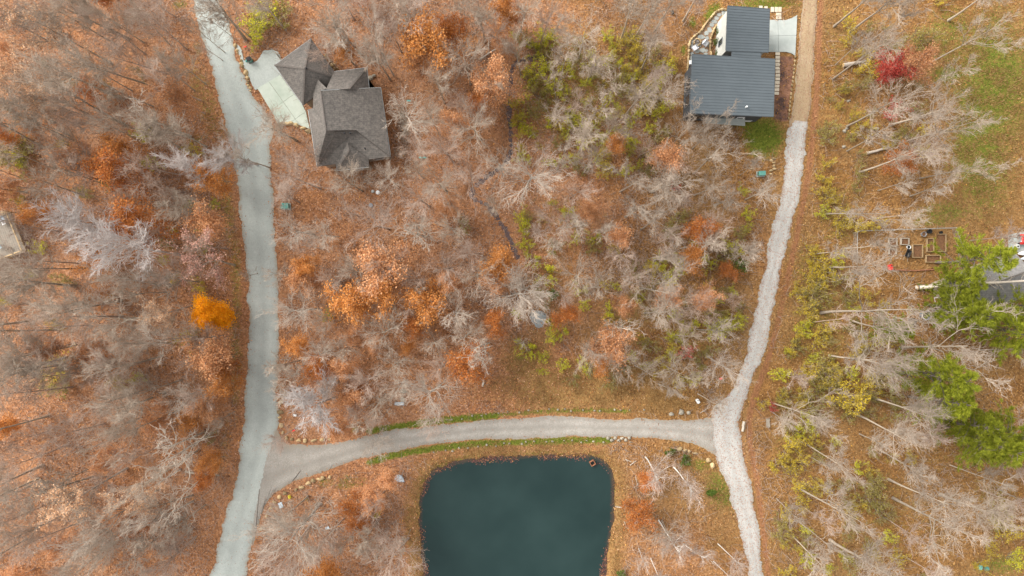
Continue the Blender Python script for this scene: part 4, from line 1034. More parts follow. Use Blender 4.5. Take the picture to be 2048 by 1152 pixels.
# (x, y) of the crown in the photograph: (kind, x, y, crown width in photograph pixels, height)
CROWNS = [
 # upper left wood
 ('peach',45,55,110,17),('peach',20,130,90,16),('peach',90,197,70,15),('peach',165,130,60,15),('pink',200,50,90,15),('pink',250,95,90,15),('pink',333,160,80,14),('grey',350,128,60,13),('pink',293,40,80,15),
 ('grey',120,20,80,17),('grey',60,180,80,16),('grey',40,210,70,17),('dead',312,240,85,14),('grey',345,262,80,14),('salmon',360,200,60,11.7),('rust',233,327,85,11.7),('orange',240,310,50,10.4),('lilac',368,346,68,15),('orange',428,352,55,9.1),
 ('olive',35,285,70,3.2),('olive',20,330,60,3.2),('lime',40,315,30,2.5),('grey',110,290,80,15),('pink',180,240,90,14),('grey',230,240,80,15),('pink',140,350,90,13),('grey',70,370,70,14),('lilac',445,295,74,15),('grey',395,60,34,12),('pink',400,85,26,10),
 ('pink',285,325,70,13),('pink',300,365,70,13),('salmon',150,320,60,10.4),('yellow',130,290,24,2.2),('pink',20,20,70,15),('grey',190,20,70,16),
 # left wood
 ('lilac',143,434,112,17),('lilac',247,498,125,18),('pale',224,568,62,15),('pale',275,570,52,15),('rust',258,440,95,11.7),('salmon',420,455,66,10.4),('vivid',416,622,58,9),('peach',327,610,70,14),('mauve',408,525,95,13),
 ('salmon',420,712,80,10.4),('rust',440,735,50,7.8),('grey',235,640,120,17),('pink',150,640,110,15),('pink',330,550,70,13),('pale',323,684,80,14),('grey',350,405,70,14),('pink',45,520,90,16),('pale',20,570,70,16),
 ('pink',40,700,90,16),('grey',30,745,90,16),('pink',130,745,80,14),('pink',220,735,90,14),('grey',260,700,80,15),('salmon',180,700,60,10.4),('lime',432,407,20,2),('lime',62,547,26,2.4),('lime',330,522,20,2),('lime',347,460,14,2),('lime',8,602,22,2.4),
 ('yellow',33,394,34,2.4),('yellow',113,737,60,2.6),('olive',120,770,60,2.6),('lime',75,495,26,2.2),('yellow',350,560,22,2),('grey',380,650,60,12),('pink',395,680,60,12),('olive',120,560,34,2.4),('grey',95,600,80,16),('pink',300,470,50,12),('grey',480,545,26,9),('pink',70,660,70,15),
 ('pink',15,450,60,14),('salmon',90,700,50,10.4),('orange',205,740,45,9.1),('grey',390,420,50,12),('lime',410,500,16,2),
 # lower left wood
 ('pink',30,800,90,16),('pink',190,810,70,14),('grey',215,800,60,13),('grey',240,850,70,15),('orange',447,775,42,9.1),('salmon',423,811,62,9.1),('orange',422,928,40,6.5),('rust',405,960,36,5),('pale',360,790,70,14),('grey',290,780,70,14),
 ('peach',140,990,100,17),('grey',60,1010,100,18),('peach',275,985,70,15),('dead',340,895,90,14),('dead',350,985,75,14),('pale',180,1080,110,18),('pale',300,1060,90,16),('pink',320,1130,80,14),('grey',215,1100,80,16),('pink',60,1100,90,16),('grey',150,1130,80,16),
 ('pink',110,880,80,15),('salmon',240,1030,50,10.4),('pink',20,930,80,16),('pink',400,790,60,11),('grey',430,840,40,9),('pink',260,920,60,12),('pink',10,1050,70,16),('rust',260,1050,40,7.8),
 # around the shingled house
 ('grey',445,20,70,15),('lime',512,48,50,3.0),('lime',512,72,40,2.4),('olive',550,30,60,3.0),('lime',528,15,50,2.8),('pale',685,50,90,15),('grey',650,30,80,15),('pink',640,95,50,12),('pale',758,98,75,15),('orange',692,105,40,7.8),('pink',825,28,115,15),('orange',860,88,105,11.7),('salmon',830,120,50,9.1),
 ('grey',932,122,80,14),('grey',875,168,76,13),('salmon',975,165,75,11.7),('grey',985,175,60,12),('pale',812,232,92,13),('grey',865,240,56,12),('salmon',912,247,50,9.1),('grey',955,245,95,14),('grey',962,25,60,15),('grey',915,10,60,14),('pink',740,20,70,14),('pink',780,55,60,13),
 ('pink',598,355,92,14),('grey',694,362,72,13),('pale',770,348,62,12),('grey',830,335,50,12),('grey',880,362,80,13),('pink',940,366,80,13),('pale',1005,327,62,13),('pink',620,300,50,10),('rust',905,55,50,9.1),('orange',1010,20,60,10.4),('pink',1000,60,70,13),('rust',960,205,40,7.8),('pink',895,300,80,12),('pink',835,290,60,11),
 ('grey',455,275,30,10),('pink',580,320,60,10),('salmon',1020,90,40,9.1),
 # middle wood
 ('pale',585,458,72,13),('pale',644,464,66,12),('pink',752,445,105,13),('dead',829,461,76,14),('pale',832,455,60,13),('grey',908,462,66,12),('salmon',765,530,100,11.7),('pink',770,520,80,12),('grey',702,545,74,12),('pink',892,532,72,12),('grey',948,548,76,12),('pale',595,622,92,13),('grey',765,662,96,13),
 ('pale',908,628,76,12),('pale',629,711,58,11),('grey',932,674,66,12),('dead',973,698,62,15),('pale',970,700,50,14),('grey',795,731,74,12),('grey',685,702,60,11),('grey',859,691,58,11),('grey',895,584,36,9),('pink',842,397,82,12),('pale',1025,590,125,15),('pale',1047,578,90,14),('pale',863,792,104,14),('pale',572,755,52,12),
 ('orange',609,528,42,9.1),('salmon',605,560,50,9.1),('orange',703,612,80,11.7),('orange',765,598,76,10.4),('orange',848,597,72,10.4),('rust',826,650,40,7.8),('orange',812,698,26,5),('salmon',745,694,34,6),('orange',1005,530,60,10.4),('rust',992,648,46,9.1),('rust',937,731,72,9.1),('orange',595,684,46,7.8),('salmon',695,737,46,9.1),('salmon',889,414,36,6),('salmon',985,560,50,9.1),('rust',640,740,50,7.8),
 ('lime',655,630,22,2.2),('olive',930,450,30,2.4),('grey',640,640,50,10),('pink',660,560,60,11),('pink',610,490,50,10),('pink',830,560,60,10),('pink',880,740,60,10),('pink',740,760,70,11),('pink',660,770,60,11),('grey',990,420,50,11),('pink',690,420,60,11),('lilac',635,818,112,13),('grey',748,806,64,11),('pale',792,778,56,11),('rust',726,782,30,5),('pink',715,830,50,9),
 ('salmon',910,560,40,9.1),('salmon',690,490,40,7.8),
 # centre right wood
 ('pale',1057,347,128,16),('grey',1181,323,72,13),('grey',1231,247,60,12),('grey',1264,262,56,12),('grey',1424,372,60,12),('grey',1044,103,62,14),('orange',1227,287,36,6),('salmon',1331,307,56,9.1),('rbush',1354,372,22,2.4),('pale',1174,60,76,15),('pink',1085,40,60,14),('grey',1110,20,50,14),
 ('lime',1074,143,48,3),('lime',1241,133,34,2.6),('lime',1121,180,34,2.4),('lime',1044,197,28,2.2),('lime',1147,240,30,2.4),('olive',1244,173,36,2.6),('lime',1217,200,26,2.2),('olive',1067,223,30,2.4),('lime',1144,317,28,2.2),('lime',1167,287,24,2.2),('lime',1054,257,22,2),('lime',1100,165,30,2.4),('olive',1190,145,40,2.6),('olive',1150,115,30,2.4),('lime',1235,215,18,2),('lime',1190,250,18,2),
 ('salmon',1030,20,40,10.4),('grey',1164,551,86,13),('grey',1197,574,58,12),('grey',1317,631,84,13),('dead',1254,664,72,13),('pale',1431,667,56,12),('grey',1371,677,50,11),('pale',1455,727,76,13),('grey',1185,712,66,12),('grey',1235,722,70,12),('grey',1354,744,72,11),('grey',1291,744,56,11),
 ('rust',1407,452,52,9.1),('orange',1386,521,44,7.8),('rust',1131,634,44,9.1),('salmon',1214,694,66,10.4),('salmon',1251,614,40,9.1),('salmon',1227,470,42,9.1),('orange',1204,732,40,7.8),('salmon',1410,597,50,9.1),('rust',1457,544,36,4),('salmon',1330,600,40,9.1),('pink',1400,620,70,11),('pink',1270,560,70,11),('pink',1360,640,50,10),
 ('lime',1047,457,32,2.6),('lime',1094,544,44,3),('lime',1497,427,24,2.4),('lime',1470,494,34,2.8),('green',1480,532,26,1.8),('lime',1151,474,24,2.2),('lime',1224,624,34,2.6),('lime',1384,647,36,2.6),('lime',1430,655,40,2.8),('yellow',1317,727,40,2.6),('lime',1097,647,26,2.2),('lime',1390,754,30,2.4),('lime',1070,520,30,2.4),('olive',1110,500,34,2.4),('lime',1495,455,20,2.2),('olive',1300,690,40,2.4),('yellow',1210,640,24,2.2),('lime',1330,520,16,2),('lime',1130,420,18,2),('lime',1105,405,16,2),('green',1105,590,20,1.6),('lime',1170,610,22,2.2),('lime',1440,600,24,2.2),('olive',1420,700,36,2.4),('rbush',1370,705,34,2.6),
 ('pink',1120,450,60,11),('pink',1150,380,60,11),('pink',1090,420,50,11),('pink',1340,480,60,11),('pink',1440,440,60,10),('pink',1470,600,40,9),('pink',1250,510,60,11),('pink',1130,590,50,10),
 ('pink',1360,320,60,10),('pink',1300,290,50,10),('pink',1160,200,50,11),('pink',1090,300,50,11),('salmon',1180,430,40,7.8),('grey',1420,270,60,12),
 # right side of the track
 ('red',1786,133,64,6),('rbush',1770,150,40,2.8),('salmon',1832,122,62,7.8),('rbush',1789,227,50,2.6),('rust',1800,320,50,6.5),('yellow',1749,130,46,2.6),('yellow',1708,233,28,2.2),('yellow',1709,263,22,2),('yellow',1653,353,36,2.4),('yellow',1725,105,24,2.2),('yellow',1660,390,36,2.4),('yellow',1680,440,44,2.6),('yellow',1720,450,40,2.4),('yellow',1753,445,36,2.4),('yellow',1668,405,24,2.2),
 ('yellow',1650,540,48,2.6),('yellow',1635,560,40,2.4),('olive',1680,565,50,2.6),('yellow',1620,620,40,2.4),('olive',1640,590,50,2.6),('yellow',1640,670,44,2.4),('lime',1615,665,30,2.4),('olive',1590,690,40,2.2),('yellow',1590,700,36,2.2),('olive',1650,740,60,2.8),('yellow',1625,745,40,2.4),('yellow',1665,745,44,2.6),('yellow',1690,790,60,3),('yellow',1712,805,54,3),('olive',1640,790,50,2.6),('lime',1610,830,22,2.2),('olive',1630,830,50,2.6),
 ('yellow',1583,888,44,2.4),('yellow',1556,935,44,2.4),('yellow',1596,928,40,2.4),('yellow',1575,905,26,2.2),('yellow',1605,1005,34,2.2),('yellow',1576,1145,36,2.2),('olive',1740,1000,60,2.8),('olive',1750,970,50,2.6),('yellow',1720,1005,30,2.2),('olive',1700,1060,40,2.4),('olive',1570,800,44,2.4),('yellow',1566,795,30,2.2),('olive',1700,1130,40,2.4),('lime',1695,1110,26,2.2),('yellow',1580,1065,20,2),
 ('olive',1820,90,60,2.8),('olive',1855,75,50,2.6),('rbush',1545,815,20,2),('olive',1790,790,40,2.6),('olive',2000,1030,60,3),('yellow',2020,1060,50,2.8),('lime',2030,1120,40,2.6),('olive',1745,960,30,2.2),('yellow',1680,210,20,2),('yellow',1690,180,22,2),
 ('pine',1943,520,84,13),('pine',1918,612,80,12),('pine',1935,622,84,13),('pine',2034,652,88,14),('pine',1783,655,50,8),('pine',1850,755,90,15),('pine',1885,812,76,13),('pine',1968,878,92,15),('pine',2032,866,80,15),('pine',1918,858,70,13),('pine',1915,570,60,10),('pine',2050,612,60,12),
 ('green',1371,920,18,1.4),('green',1346,902,12,1.2),('green',1336,906,10,1.0),('green',1241,1147,16,1.2),('rust',1277,1025,56,6.5),('rust',1297,968,34,4),('orange',1268,1018,20,3),('lime',755,1030,14,1.6),('lime',708,860,10,1.2),('grey',1347,1078,72,10),
 ('pink',795,1128,110,13),('grey',735,1100,44,11),('pale',589,1065,150,16),('pink',570,1110,110,15),('pink',650,1090,80,14),('orange',645,1148,60,9.1),('pale',739,886,54,13),
 ('green',1438,64,9,1.2),('green',1433,83,10,1.2),('green',1436,104,9,1.2),('yellow',612,997,8,0.8),
]
# trees whose trunk foot shows: (kind, foot x, foot y, height, crown width in photograph pixels)
FEET = [
 ('tall',133,68,18,70),('tall',223,127,18,80),('tall',258,78,17,70),('slim',260,62,13,50),('slim',338,88,13,50),('tall',240,195,17,80),('tall',305,172,20,80),('slim',307,213,13,50),('tall',110,245,18,80),('slim',140,271,13,50),('tall',165,288,17,70),
 ('tall',250,250,19,80),('tall',100,300,18,80),('slim',107,337,14,60),('slim',207,368,13,50),('tall',50,383,16,70),('slim',390,182,12,50),('slim',388,278,14,60),('tall',363,297,15,60),
 ('fork',541,336,15,90),('tall',594,282,15,70),('tall',491,79,16,80),('slim',470,78,9,36),('tall',572,60,13,60),('slim',595,549,10,44),('slim',602,720,11,50),('slim',600,772,10,44),
 ('tall',150,572,16,80),('tall',243,601,16,80),('tall',52,643,17,70),('tall',113,659,17,80),('tall',167,687,18,90),('tall',143,712,19,90),('slim',223,704,14,60),('tall',325,712,15,80),('slim',403,564,12,60),('slim',407,427,12,60),('tall',183,536,18,80),('slim',333,584,13,50),
 ('tall',100,831,18,80),('fork',357,820,20,90),('tall',330,785,15,80),('dead',423,866,17,80),('fork',397,900,21,110),('fork',320,978,20,120),('fork',385,991,17,100),('tall',153,1016,15,70),('slim',207,921,13,60),('tall',87,930,16,80),('tall',80,956,16,80),('tall',53,1078,16,80),('slim',410,1010,11,50),('slim',353,1046,14,70),
 ('tall',835,82,14,60),('slim',718,108,12,50),('slim',708,130,11,50),('tall',780,158,13,60),('slim',972,83,14,50),('slim',934,63,14,50),('slim',849,574,10,30),
 ('tall',1041,63,15,60),('tall',1239,87,16,60),('tall',1272,73,15,60),('tall',1309,63,18,60),('tall',1367,42,15,70),('slim',1121,160,13,50),('tall',1176,160,13,60),('tall',1281,143,15,60),('tall',1251,230,14,66),('tall',1287,228,15,70),('slim',1112,200,11,40),('slim',1096,253,12,50),('slim',1167,253,13,50),('slim',1204,210,13,46),
 ('tall',1157,307,15,60),('fork',1357,297,14,86),('fork',1387,347,17,110),('fork',1334,299,13,90),('fork',1241,383,14,96),('tall',1304,383,14,80),('slim',1114,340,12,44),('slim',1147,451,12,60),('slim',1251,434,12,56),('fork',1282,459,15,110),('slim',1197,474,11,44),('slim',1107,496,11,44),('slim',1384,497,12,70),('slim',1307,519,12,60),
 ('fork',1281,576,18,140),('slim',1451,522,12,60),('slim',1467,514,12,40),('slim',1491,399,11,60),('slim',1481,350,9,30),('slim',1317,768,9,40),('slim',1396,788,10,40),('slim',1360,752,9,40),
 ('tall',1669,52,16,70),('tall',1701,65,16,80),('slim',1719,97,13,50),('tall',1668,157,16,70),('tall',1694,253,16,80),('tall',1779,250,16,90),('fork',1856,128,16,100),('fork',1799,287,17,120),('tall',1718,345,16,80),('fork',1840,357,15,90),('tall',1898,40,14,70),('slim',1673,128,10,36),
 ('fork',1654,427,19,110),('slim',1749,436,12,44),('tall',1659,534,15,70),('slim',1689,497,13,60),('slim',1628,508,11,50),('fork',1643,626,20,200),('fork',1799,694,17,170),('tall',1658,711,16,80),('tall',1716,717,15,80),
 ('fork',1543,806,18,110),('slim',1543,823,11,50),('fork',1616,890,16,90),('slim',1617,912,9,40),('tall',1716,830,15,70),('tall',1743,795,15,70),('slim',1603,823,10,40),('tall',1776,958,15,90),('tall',1880,988,13,90),('fork',1786,996,18,170),('fork',1597,976,20,130),('slim',1593,1040,12,60),('slim',1585,1072,11,60),('tall',1660,1080,15,90),
 ('slim',1900,930,13,60),('tall',2000,980,12,60),('slim',1960,700,14,60),('tall',1700,640,15,80),('slim',1760,900,13,60),
 ('tall',616,992,15,70),('slim',645,995,11,30),('slim',653,1020,11,30),('slim',667,1060,11,40),('slim',722,1046,11,30),('slim',755,1045,12,44),('slim',782,1065,10,30),('slim',822,1058,8,24),
 ('birch',1291,914,15,66),('birch',1347,934,12,60),('birch',1317,1040,11,60),('birch',1367,1088,12,40),('birch',1277,1096,10,30),('birch',1301,1116,11,36),('birch',1436,1088,11,40),('birch',1427,1123,9,30),
 ('slim',749,828,11,40),('dead',1047,682,4,30),
]

# landmarks that labels refer to (photograph pixels)
MARKS = [("shingle-roofed house", 690, 220), ("metal-roofed house", 1470, 130), ("pond", 1030, 1000), ("vivid orange tree", 418, 622), ("milky puddle", 1074, 640),
         ("timber deck", 10, 470), ("garden beds", 1810, 500), ("fire pit", 1394, 86), ("half-round grey sheet", 798, 957), ("crimson trees", 1800, 130),
         ("stone-lined road corner", 575, 870), ("right gravel junction", 1450, 850), ("teal lids", 1962, 1134), ("kayaks", 2045, 515), ("green utility cabinet", 573, 413), ("white lumpy log", 1485, 850),
         ("creek bend", 945, 385), ("top end of the grey road", 410, 0), ("bottom end of the grey road", 455, 1152), ("bottom end of the white track", 1515, 1152),
         ("picture's lower left corner", 0, 1152), ("picture's upper left corner", 0, 0), ("overflow box", 1185, 925), ("lawn by the metal-roofed house", 1530, 275), ("open tan meadow", 1160, 775),
         ("picture's lower right corner", 2048, 1152), ("barrel under the pines", 1846, 630), ("small rusty tree by the white log", 1277, 1025), ("grey road's middle", 525, 620), ("white track's middle", 1545, 560), ("creek's upper end", 1070, 112)]
REG = {}
def where(px, py, look, kind_name):
    best = min(MARKS, key=lambda m: (m[1] - px) ** 2 + (m[2] - py) ** 2)
    dx, dy = px - best[1], py - best[2]
    side = ("right of" if dx > 0 else "left of") if abs(dx) > abs(dy) else ("below" if dy > 0 else "above")
    return side, best[0], math.hypot(dx, dy)

def set_mat(o, m):
    o.material_slots[0].link = 'OBJECT'; o.material_slots[0].material = m

PENDING = []
def plant(kind, x, y, h, wpx, crown_px):
    name, look, cat, grp, proto, bk, lf, hh = KIND[kind]
    p = R.choice(PR[proto])
    hc = p.zc * h
    rad = 1.15 * wpx / PPM * (HC - hc) / HC / 2
    sxy = rad / p.R
    sz = h / p.H
    sxy = min(max(sxy, 0.45 * sz), 2.2 * sz)
    o = link(name, None, None, (x, y, gz(x, y) - 0.06)); o.empty_display_size = 0.3
    le = 0.05 if cat == 'tree' else 0.0
    o.rotation_euler = (R.gauss(0, le), R.gauss(0, le), R.uniform(0, 2 * math.pi))
    o.scale = (sxy * R.uniform(0.92, 1.08), sxy * R.uniform(0.92, 1.08), sz)
    t = link('stem' if cat == 'shrub' else 'trunk', p.trunk, o); set_mat(t, M[bk])
    if p.crown:
        c = link('crown', p.crown, o); set_mat(c, M[lf] if kind == 'pine' else M[{'bark_birch': 'twig_pink', 'bark_dead': 'twig_pale', 'bark_grey': 'twig_grey', 'bark_pink': 'twig_pink', 'bark_pale': 'twig_pale', 'bark_lilac': 'twig_lilac'}.get(bk, bk)])
        if p.leaves:
            l = link('foliage', p.leaves, c); set_mat(l, M[lf])
    elif p.leaves:
        l = link('foliage', p.leaves, o); set_mat(l, M[lf])
    o["category"] = cat; o["group"] = grp
    PENDING.append((o, look, name, crown_px))
    return o

TAKEN = []
for (kind, px, py, wpx, h) in CROWNS:
    zc = PR[KIND[kind][4]][0].zc * h
    x, y = at(px, py, zc)
    plant(kind, x, y, h, wpx, (px, py)); TAKEN.append((px, py, wpx))
for (kind, px, py, h, wpx) in FEET:
    x, y = at(px, py)
    hc = PR[KIND[kind][4]][0].zc * h
    k = HC / (HC - hc); cpx = (CX + (px - CX) * k, CY + (py - CY) * k)
    plant(kind, x, y, h, wpx, cpx); TAKEN.append((cpx[0], cpx[1], wpx))

# more young trees and shrubs of the wood where nothing larger was set
block = np.clip(blur(np.clip(m_ways + m_bld + m_slab + m_mulch + m_deckyard + m_garden, 0, 1), 1.2) * 3 + blur(m_pond, 2.2) * 4, 0, 1)
openl = np.clip(z_tan * 1.2 + z_green, 0, 1)
cnt = 0
for tries in range(9000):
    if cnt >= 130: break
    px, py = R.uniform(-40, 2088), R.uniform(-40, 1192)
    left, right_ = px < 480, px > 1520
    r_ = R.random()
    if left: kind = 'pink' if r_ < .34 else 'slimp' if r_ < .54 else 'salmon' if r_ < .76 else 'orange' if r_ < .86 else 'rust' if r_ < .93 else 'olive'
    elif right_: kind = 'slimp' if r_ < .30 else 'slim' if r_ < .46 else 'olive' if r_ < .68 else 'yellow'
    elif px < 1010: kind = 'pink' if r_ < .26 else 'slimp' if r_ < .48 else 'salmon' if r_ < .72 else 'orange' if r_ < .84 else 'rust' if r_ < .92 else 'slim'
    else: kind = 'slimp' if r_ < .40 else 'slim' if r_ < .56 else 'olive' if r_ < .68 else 'lime' if r_ < .82 else 'salmon' if r_ < .93 else 'rust'
    h = KIND[kind][7] * R.uniform(0.75, 1.05); wpx = {'tree': R.uniform(36, 64), 'shrub': R.uniform(18, 38)}[KIND[kind][2]]
    zc = PR[KIND[kind][4]][0].zc * h; x, y = at(px, py, zc)
    if samp(block, x, y) > 0.15 or samp(openl, x, y) > 0.45 or samp(np.minimum(d_crk, 9), x, y) < 2.0: continue
    if 1250 < px < 1480 and py > 880: continue
    if any((px - a) ** 2 + (py - b) ** 2 < (0.30 * (w_ + wpx)) ** 2 for a, b, w_ in TAKEN): continue
    plant(kind, x, y, h, wpx, (px, py)); TAKEN.append((px, py, wpx)); cnt += 1

for (n_, x0, x1, y0, y1, kinds) in ((100, 1020, 1340, 70, 340, ('lime', 'olive', 'lime', 'yellow')), (64, 1030, 1500, 400, 770, ('lime', 'olive', 'lime', 'yellow', 'olive')), (66, 1560, 1790, 360, 1140, ('yellow', 'olive', 'yellow', 'lime')),
                                    (22, 1650, 1860, 40, 330, ('yellow', 'olive')), (20, 0, 450, 40, 780, ('lime', 'olive', 'yellow'))):
    k_ = 0
    for tries in range(1500):
        if k_ >= n_: break
        px, py = R.uniform(x0, x1), R.uniform(y0, y1); kind = R.choice(kinds); wpx = R.uniform(16, 38); h = R.uniform(1.3, 3.0)
        x, y = at(px, py, h / 2)
        if samp(block, x, y) > 0.15 or samp(z_green, x, y) > 0.4 or any(abs(px - a) + abs(py - b) < 14 for a, b, w_ in TAKEN): continue
        plant(kind, x, y, h, wpx, (px, py)); TAKEN.append((px, py, wpx)); k_ += 1
cells = {}
for o, look, name, (px, py) in PENDING:
    side, mark, d = where(px, py, look, name)
    cells.setdefault((look, side, mark), []).append((d, o))
for (look, side, mark), L_ in cells.items():
    L_.sort(key=lambda t: t[0])
    for i_, (d, o) in enumerate(L_):
        w_ = "" if len(L_) == 1 else ", " + ORD[min(i_, len(ORD) - 1)] + ""
        o["label"] = f"{look} {side} the {mark}{w_}"

# ------------------------------------------------------------------ loose cover that nobody could count
def scatter(n, box_, keep):
    out = []
    n = int(n)
    while sum(len(a) for a in out) < n:
        x = rng.uniform(box_[0], box_[1], n); y = rng.uniform(box_[2], box_[3], n)
        k = rng.random(n) < keep(x, y)
        out.append(np.stack([x[k], y[k]], 1))
    return np.vstack(out)[:n]
solid = np.clip(m_bld + m_slab, 0, 1)
wet = np.clip(m_pond, 0, 1)
ways_s = blur(m_ways, 0.45)
def wood_keep(x, y): return np.clip(1 - samp(ways_s, x, y) * 1.15, 0.0, 1) * (samp(solid, x, y) < 0.5) * (samp(wet, x, y) < 0.4) * (1 - 0.93 * np.clip(samp(z_green, x, y) * 1.3, 0, 1)) * (1 - 0.6 * samp(z_moss, x, y)) * (1 - 0.7 * samp(z_soil, x, y)) * np.clip(samp(np.minimum(d_crk, 9), x, y) + 0.1, 0.45, 1) * np.clip(0.75 + 0.6 * vnoise(x, y, 0.25, 55), 0.2, 1)
B = (-72, 72, -42, 42)
# leaf litter lying over the ground
P = scatter(190000, B, wood_keep)
C = np.c_[P, samp(HGT, P[:, 0], P[:, 1]) + rng.uniform(0.02, 0.12, len(P))]
Vl, Fl = leaf_quads(rng, C, 0.18, 0.72)
M['litter'] = leafm('fallen_leaf', [(0, (0.11, 0.05, 0.022)), (0.3, (0.24, 0.115, 0.042)), (0.62, (0.36, 0.165, 0.052)), (0.85, (0.47, 0.23, 0.07)), (0.96, (0.54, 0.35, 0.19)), (1, (0.64, 0.32, 0.05))], 0.0, 0.0, 0.85)
fl_me = mesh_np('fallen_leaves', Vl, Fl, [M['litter']]); add_attr(fl_me, 'maple', samp(z_maple, Vl[:, 0], Vl[:, 1]))
nt = M['litter'].node_tree; hs_ = [q for q in nt.nodes if q.type == 'HUE_SAT'][0]; src = hs_.inputs['Color'].links[0].from_socket
mp_ = N(nt, "ShaderNodeAttribute", attribute_name='maple')
c_ = mixc(nt, math_(nt, 'MULTIPLY', mp_.outputs['Fac'], 0.75), src, mixc(nt, 1.0, src, (1.20, 1.09, 1.46), 'MULTIPLY'))
nt.links.new(mixc(nt, math_(nt, 'SUBTRACT', 1.0, mp_.outputs['Fac']), c_, mixc(nt, 1.0, c_, (0.84, 0.85, 0.80), 'MULTIPLY')), hs_.inputs['Color'])
tag(link('fallen_leaves', fl_me), 'rust-brown leaf litter covering the floor of the wood', 'leaves', kind='stuff')
# leaves blown onto the tracks
def way_keep(x, y):
    e = samp(blur(m_ways, 0.5), x, y)
    t = samp(np.clip(m_trk + m_snd * 0.8, 0, 1), x, y)
    return (samp(m_ways, x, y) > 0.4) * (0.02 + 0.42 * t + 0.5 * np.clip((0.9 - e) * 2, 0, 1) * (0.3 + t) + 0.10 * samp(m_lane, x, y) * (x > 18))
P = scatter(9000, B, way_keep)
C = np.c_[P, 0.10 + rng.uniform(0.0, 0.02, len(P))]
Vl, Fl = leaf_quads(rng, C, 0.105, 0.92)
M['litter2'] = leafm('blown_leaf', [(0, (0.22, 0.11, 0.08)), (0.5, (0.36, 0.19, 0.13)), (1, (0.48, 0.29, 0.19))], 0.0, 0.0, 0.85)
tag(link('blown_leaves', mesh_np('blown_leaves', Vl, Fl, [M['litter2']])), 'scattered brown leaves lying on the gravel tracks', 'leaves', kind='stuff')
# dark red leaves drifted along the pond's edge
pe = blur(m_pond, 0.5)
def shore_keep(x, y): return np.clip(1 - np.abs(samp(pe, x, y) - 0.52) * 2.6, 0, 1) * np.clip(0.35 + 1.3 * vnoise(x, y, 0.45, 77), 0.04, 1)
P = scatter(1300, (-14, 15, -42, -21), shore_keep)
C = np.c_[P, np.maximum(samp(HGT, P[:, 0], P[:, 1]), WZ) + rng.uniform(0.015, 0.05, len(P))]
Vl, Fl = leaf_quads(rng, C, 0.17, 0.85)
M['litter3'] = leafm('wet_red_leaf', [(0, (0.05, 0.022, 0.02)), (0.5, (0.13, 0.05, 0.045)), (0.9, (0.24, 0.11, 0.06)), (1, (0.45, 0.20, 0.05))], 0.0, 0.0, 0.6)
tag(link('shore_leaves', mesh_np('shore_leaves', Vl, Fl, [M['litter3']])), 'dark red leaves drifted along the edge of the pond', 'leaves', kind='stuff')
# twiggy undergrowth of the wood
def brush_keep(x, y): return wood_keep(x, y) * (samp(blur(m_ways, 1.0), x, y) < 0.2) * (samp(openl, x, y) < 0.5) * (samp(np.clip(m_garden + m_mulch + m_deckyard, 0, 1), x, y) < 0.3) * np.clip(0.55 + 0.8 * vnoise(x, y, 0.16, 21), 0.05, 1) * np.where((x > 34), 0.35, 1.0) * (samp(blur(m_pond, 1.6), x, y) < 0.05)
P = scatter(34000, B, brush_keep)
n = len(P); a = rng.uniform(0, 2 * math.pi, n); el = rng.uniform(0.25, 1.3, n); ln = rng.uniform(0.5, 2.0, n)
p0 = np.c_[P, samp(HGT, P[:, 0], P[:, 1])]
d = np.stack([np.cos(a) * np.cos(el), np.sin(a) * np.cos(el), np.sin(el)], 1)
mid = p0 + d * ln[:, None] * 0.5 + rng.normal(0, 0.08, (n, 3)); end = p0 + d * ln[:, None] + rng.normal(0, 0.12, (n, 3)); mid[:, 2] = np.abs(mid[:, 2])
Vb, Fb = tubes(np.stack([p0, mid, end], 1), np.broadcast_to(np.array([0.020, 0.016, 0.008]), (n, 3)), 3)
M['twig'] = bark('undergrowth_twig', (0.52, 0.42, 0.35), (0.27, 0.20, 0.16), 0.0)
tag(link('undergrowth', mesh_np('undergrowth', Vb, Fb, [M['twig']])), 'fine grey-brown twiggy undergrowth between the trees', 'undergrowth', kind='stuff')
# grass: tufts of blades on green strips and the tan meadow
def tufts(name, n, keep, hgt, mat, label, wdt=0.03, box_=B):
    P = scatter(n, box_, keep); n = len(P)
    a = rng.uniform(0, 2 * math.pi, n); el = rng.uniform(0.4, 1.3, n); ln = hgt * rng.uniform(0.5, 1.4, n)
    p0 = np.c_[P, samp(HGT, P[:, 0], P[:, 1]) - 0.02]
    d = np.stack([np.cos(a) * np.cos(el), np.sin(a) * np.cos(el), np.sin(el)], 1) * ln[:, None]
    s_ = np.stack([-np.sin(a), np.cos(a), 0 * a], 1) * wdt
    V = np.stack([p0 - s_, p0 + s_, p0 + d + s_ * 0.3, p0 + d - s_ * 0.3], 1).reshape(-1, 3)
    tag(link(name, mesh_np(name, V, np.arange(len(V)).reshape(-1, 4), [mat])), label, 'grass', kind='stuff')
M['blade'] = leafm('grass_blade', [(0, (0.08, 0.105, 0.012)), (0.5, (0.16, 0.21, 0.02)), (1, (0.28, 0.30, 0.05))], 0.15, 0.0)
M['straw'] = leafm('dry_grass_blade', [(0, (0.19, 0.10, 0.036)), (0.5, (0.31, 0.175, 0.06)), (1, (0.42, 0.28, 0.12))], 0.15, 0.0)
free = lambda x, y: (samp(np.clip(m_ways + solid + wet + m_mulch + m_deckyard, 0, 1), x, y) < 0.3)
tufts('green_grass', 26000, lambda x, y: free(x, y) * np.clip(samp(z_green, x, y) * 1.4 - 0.3, 0, 1), 0.13, M['blade'], 'short green grass along the lane and around the yards')
clump = lambda x, y: np.clip(0.6 + 0.8 * vnoise(x, y, 0.8, 31), 0.1, 1)
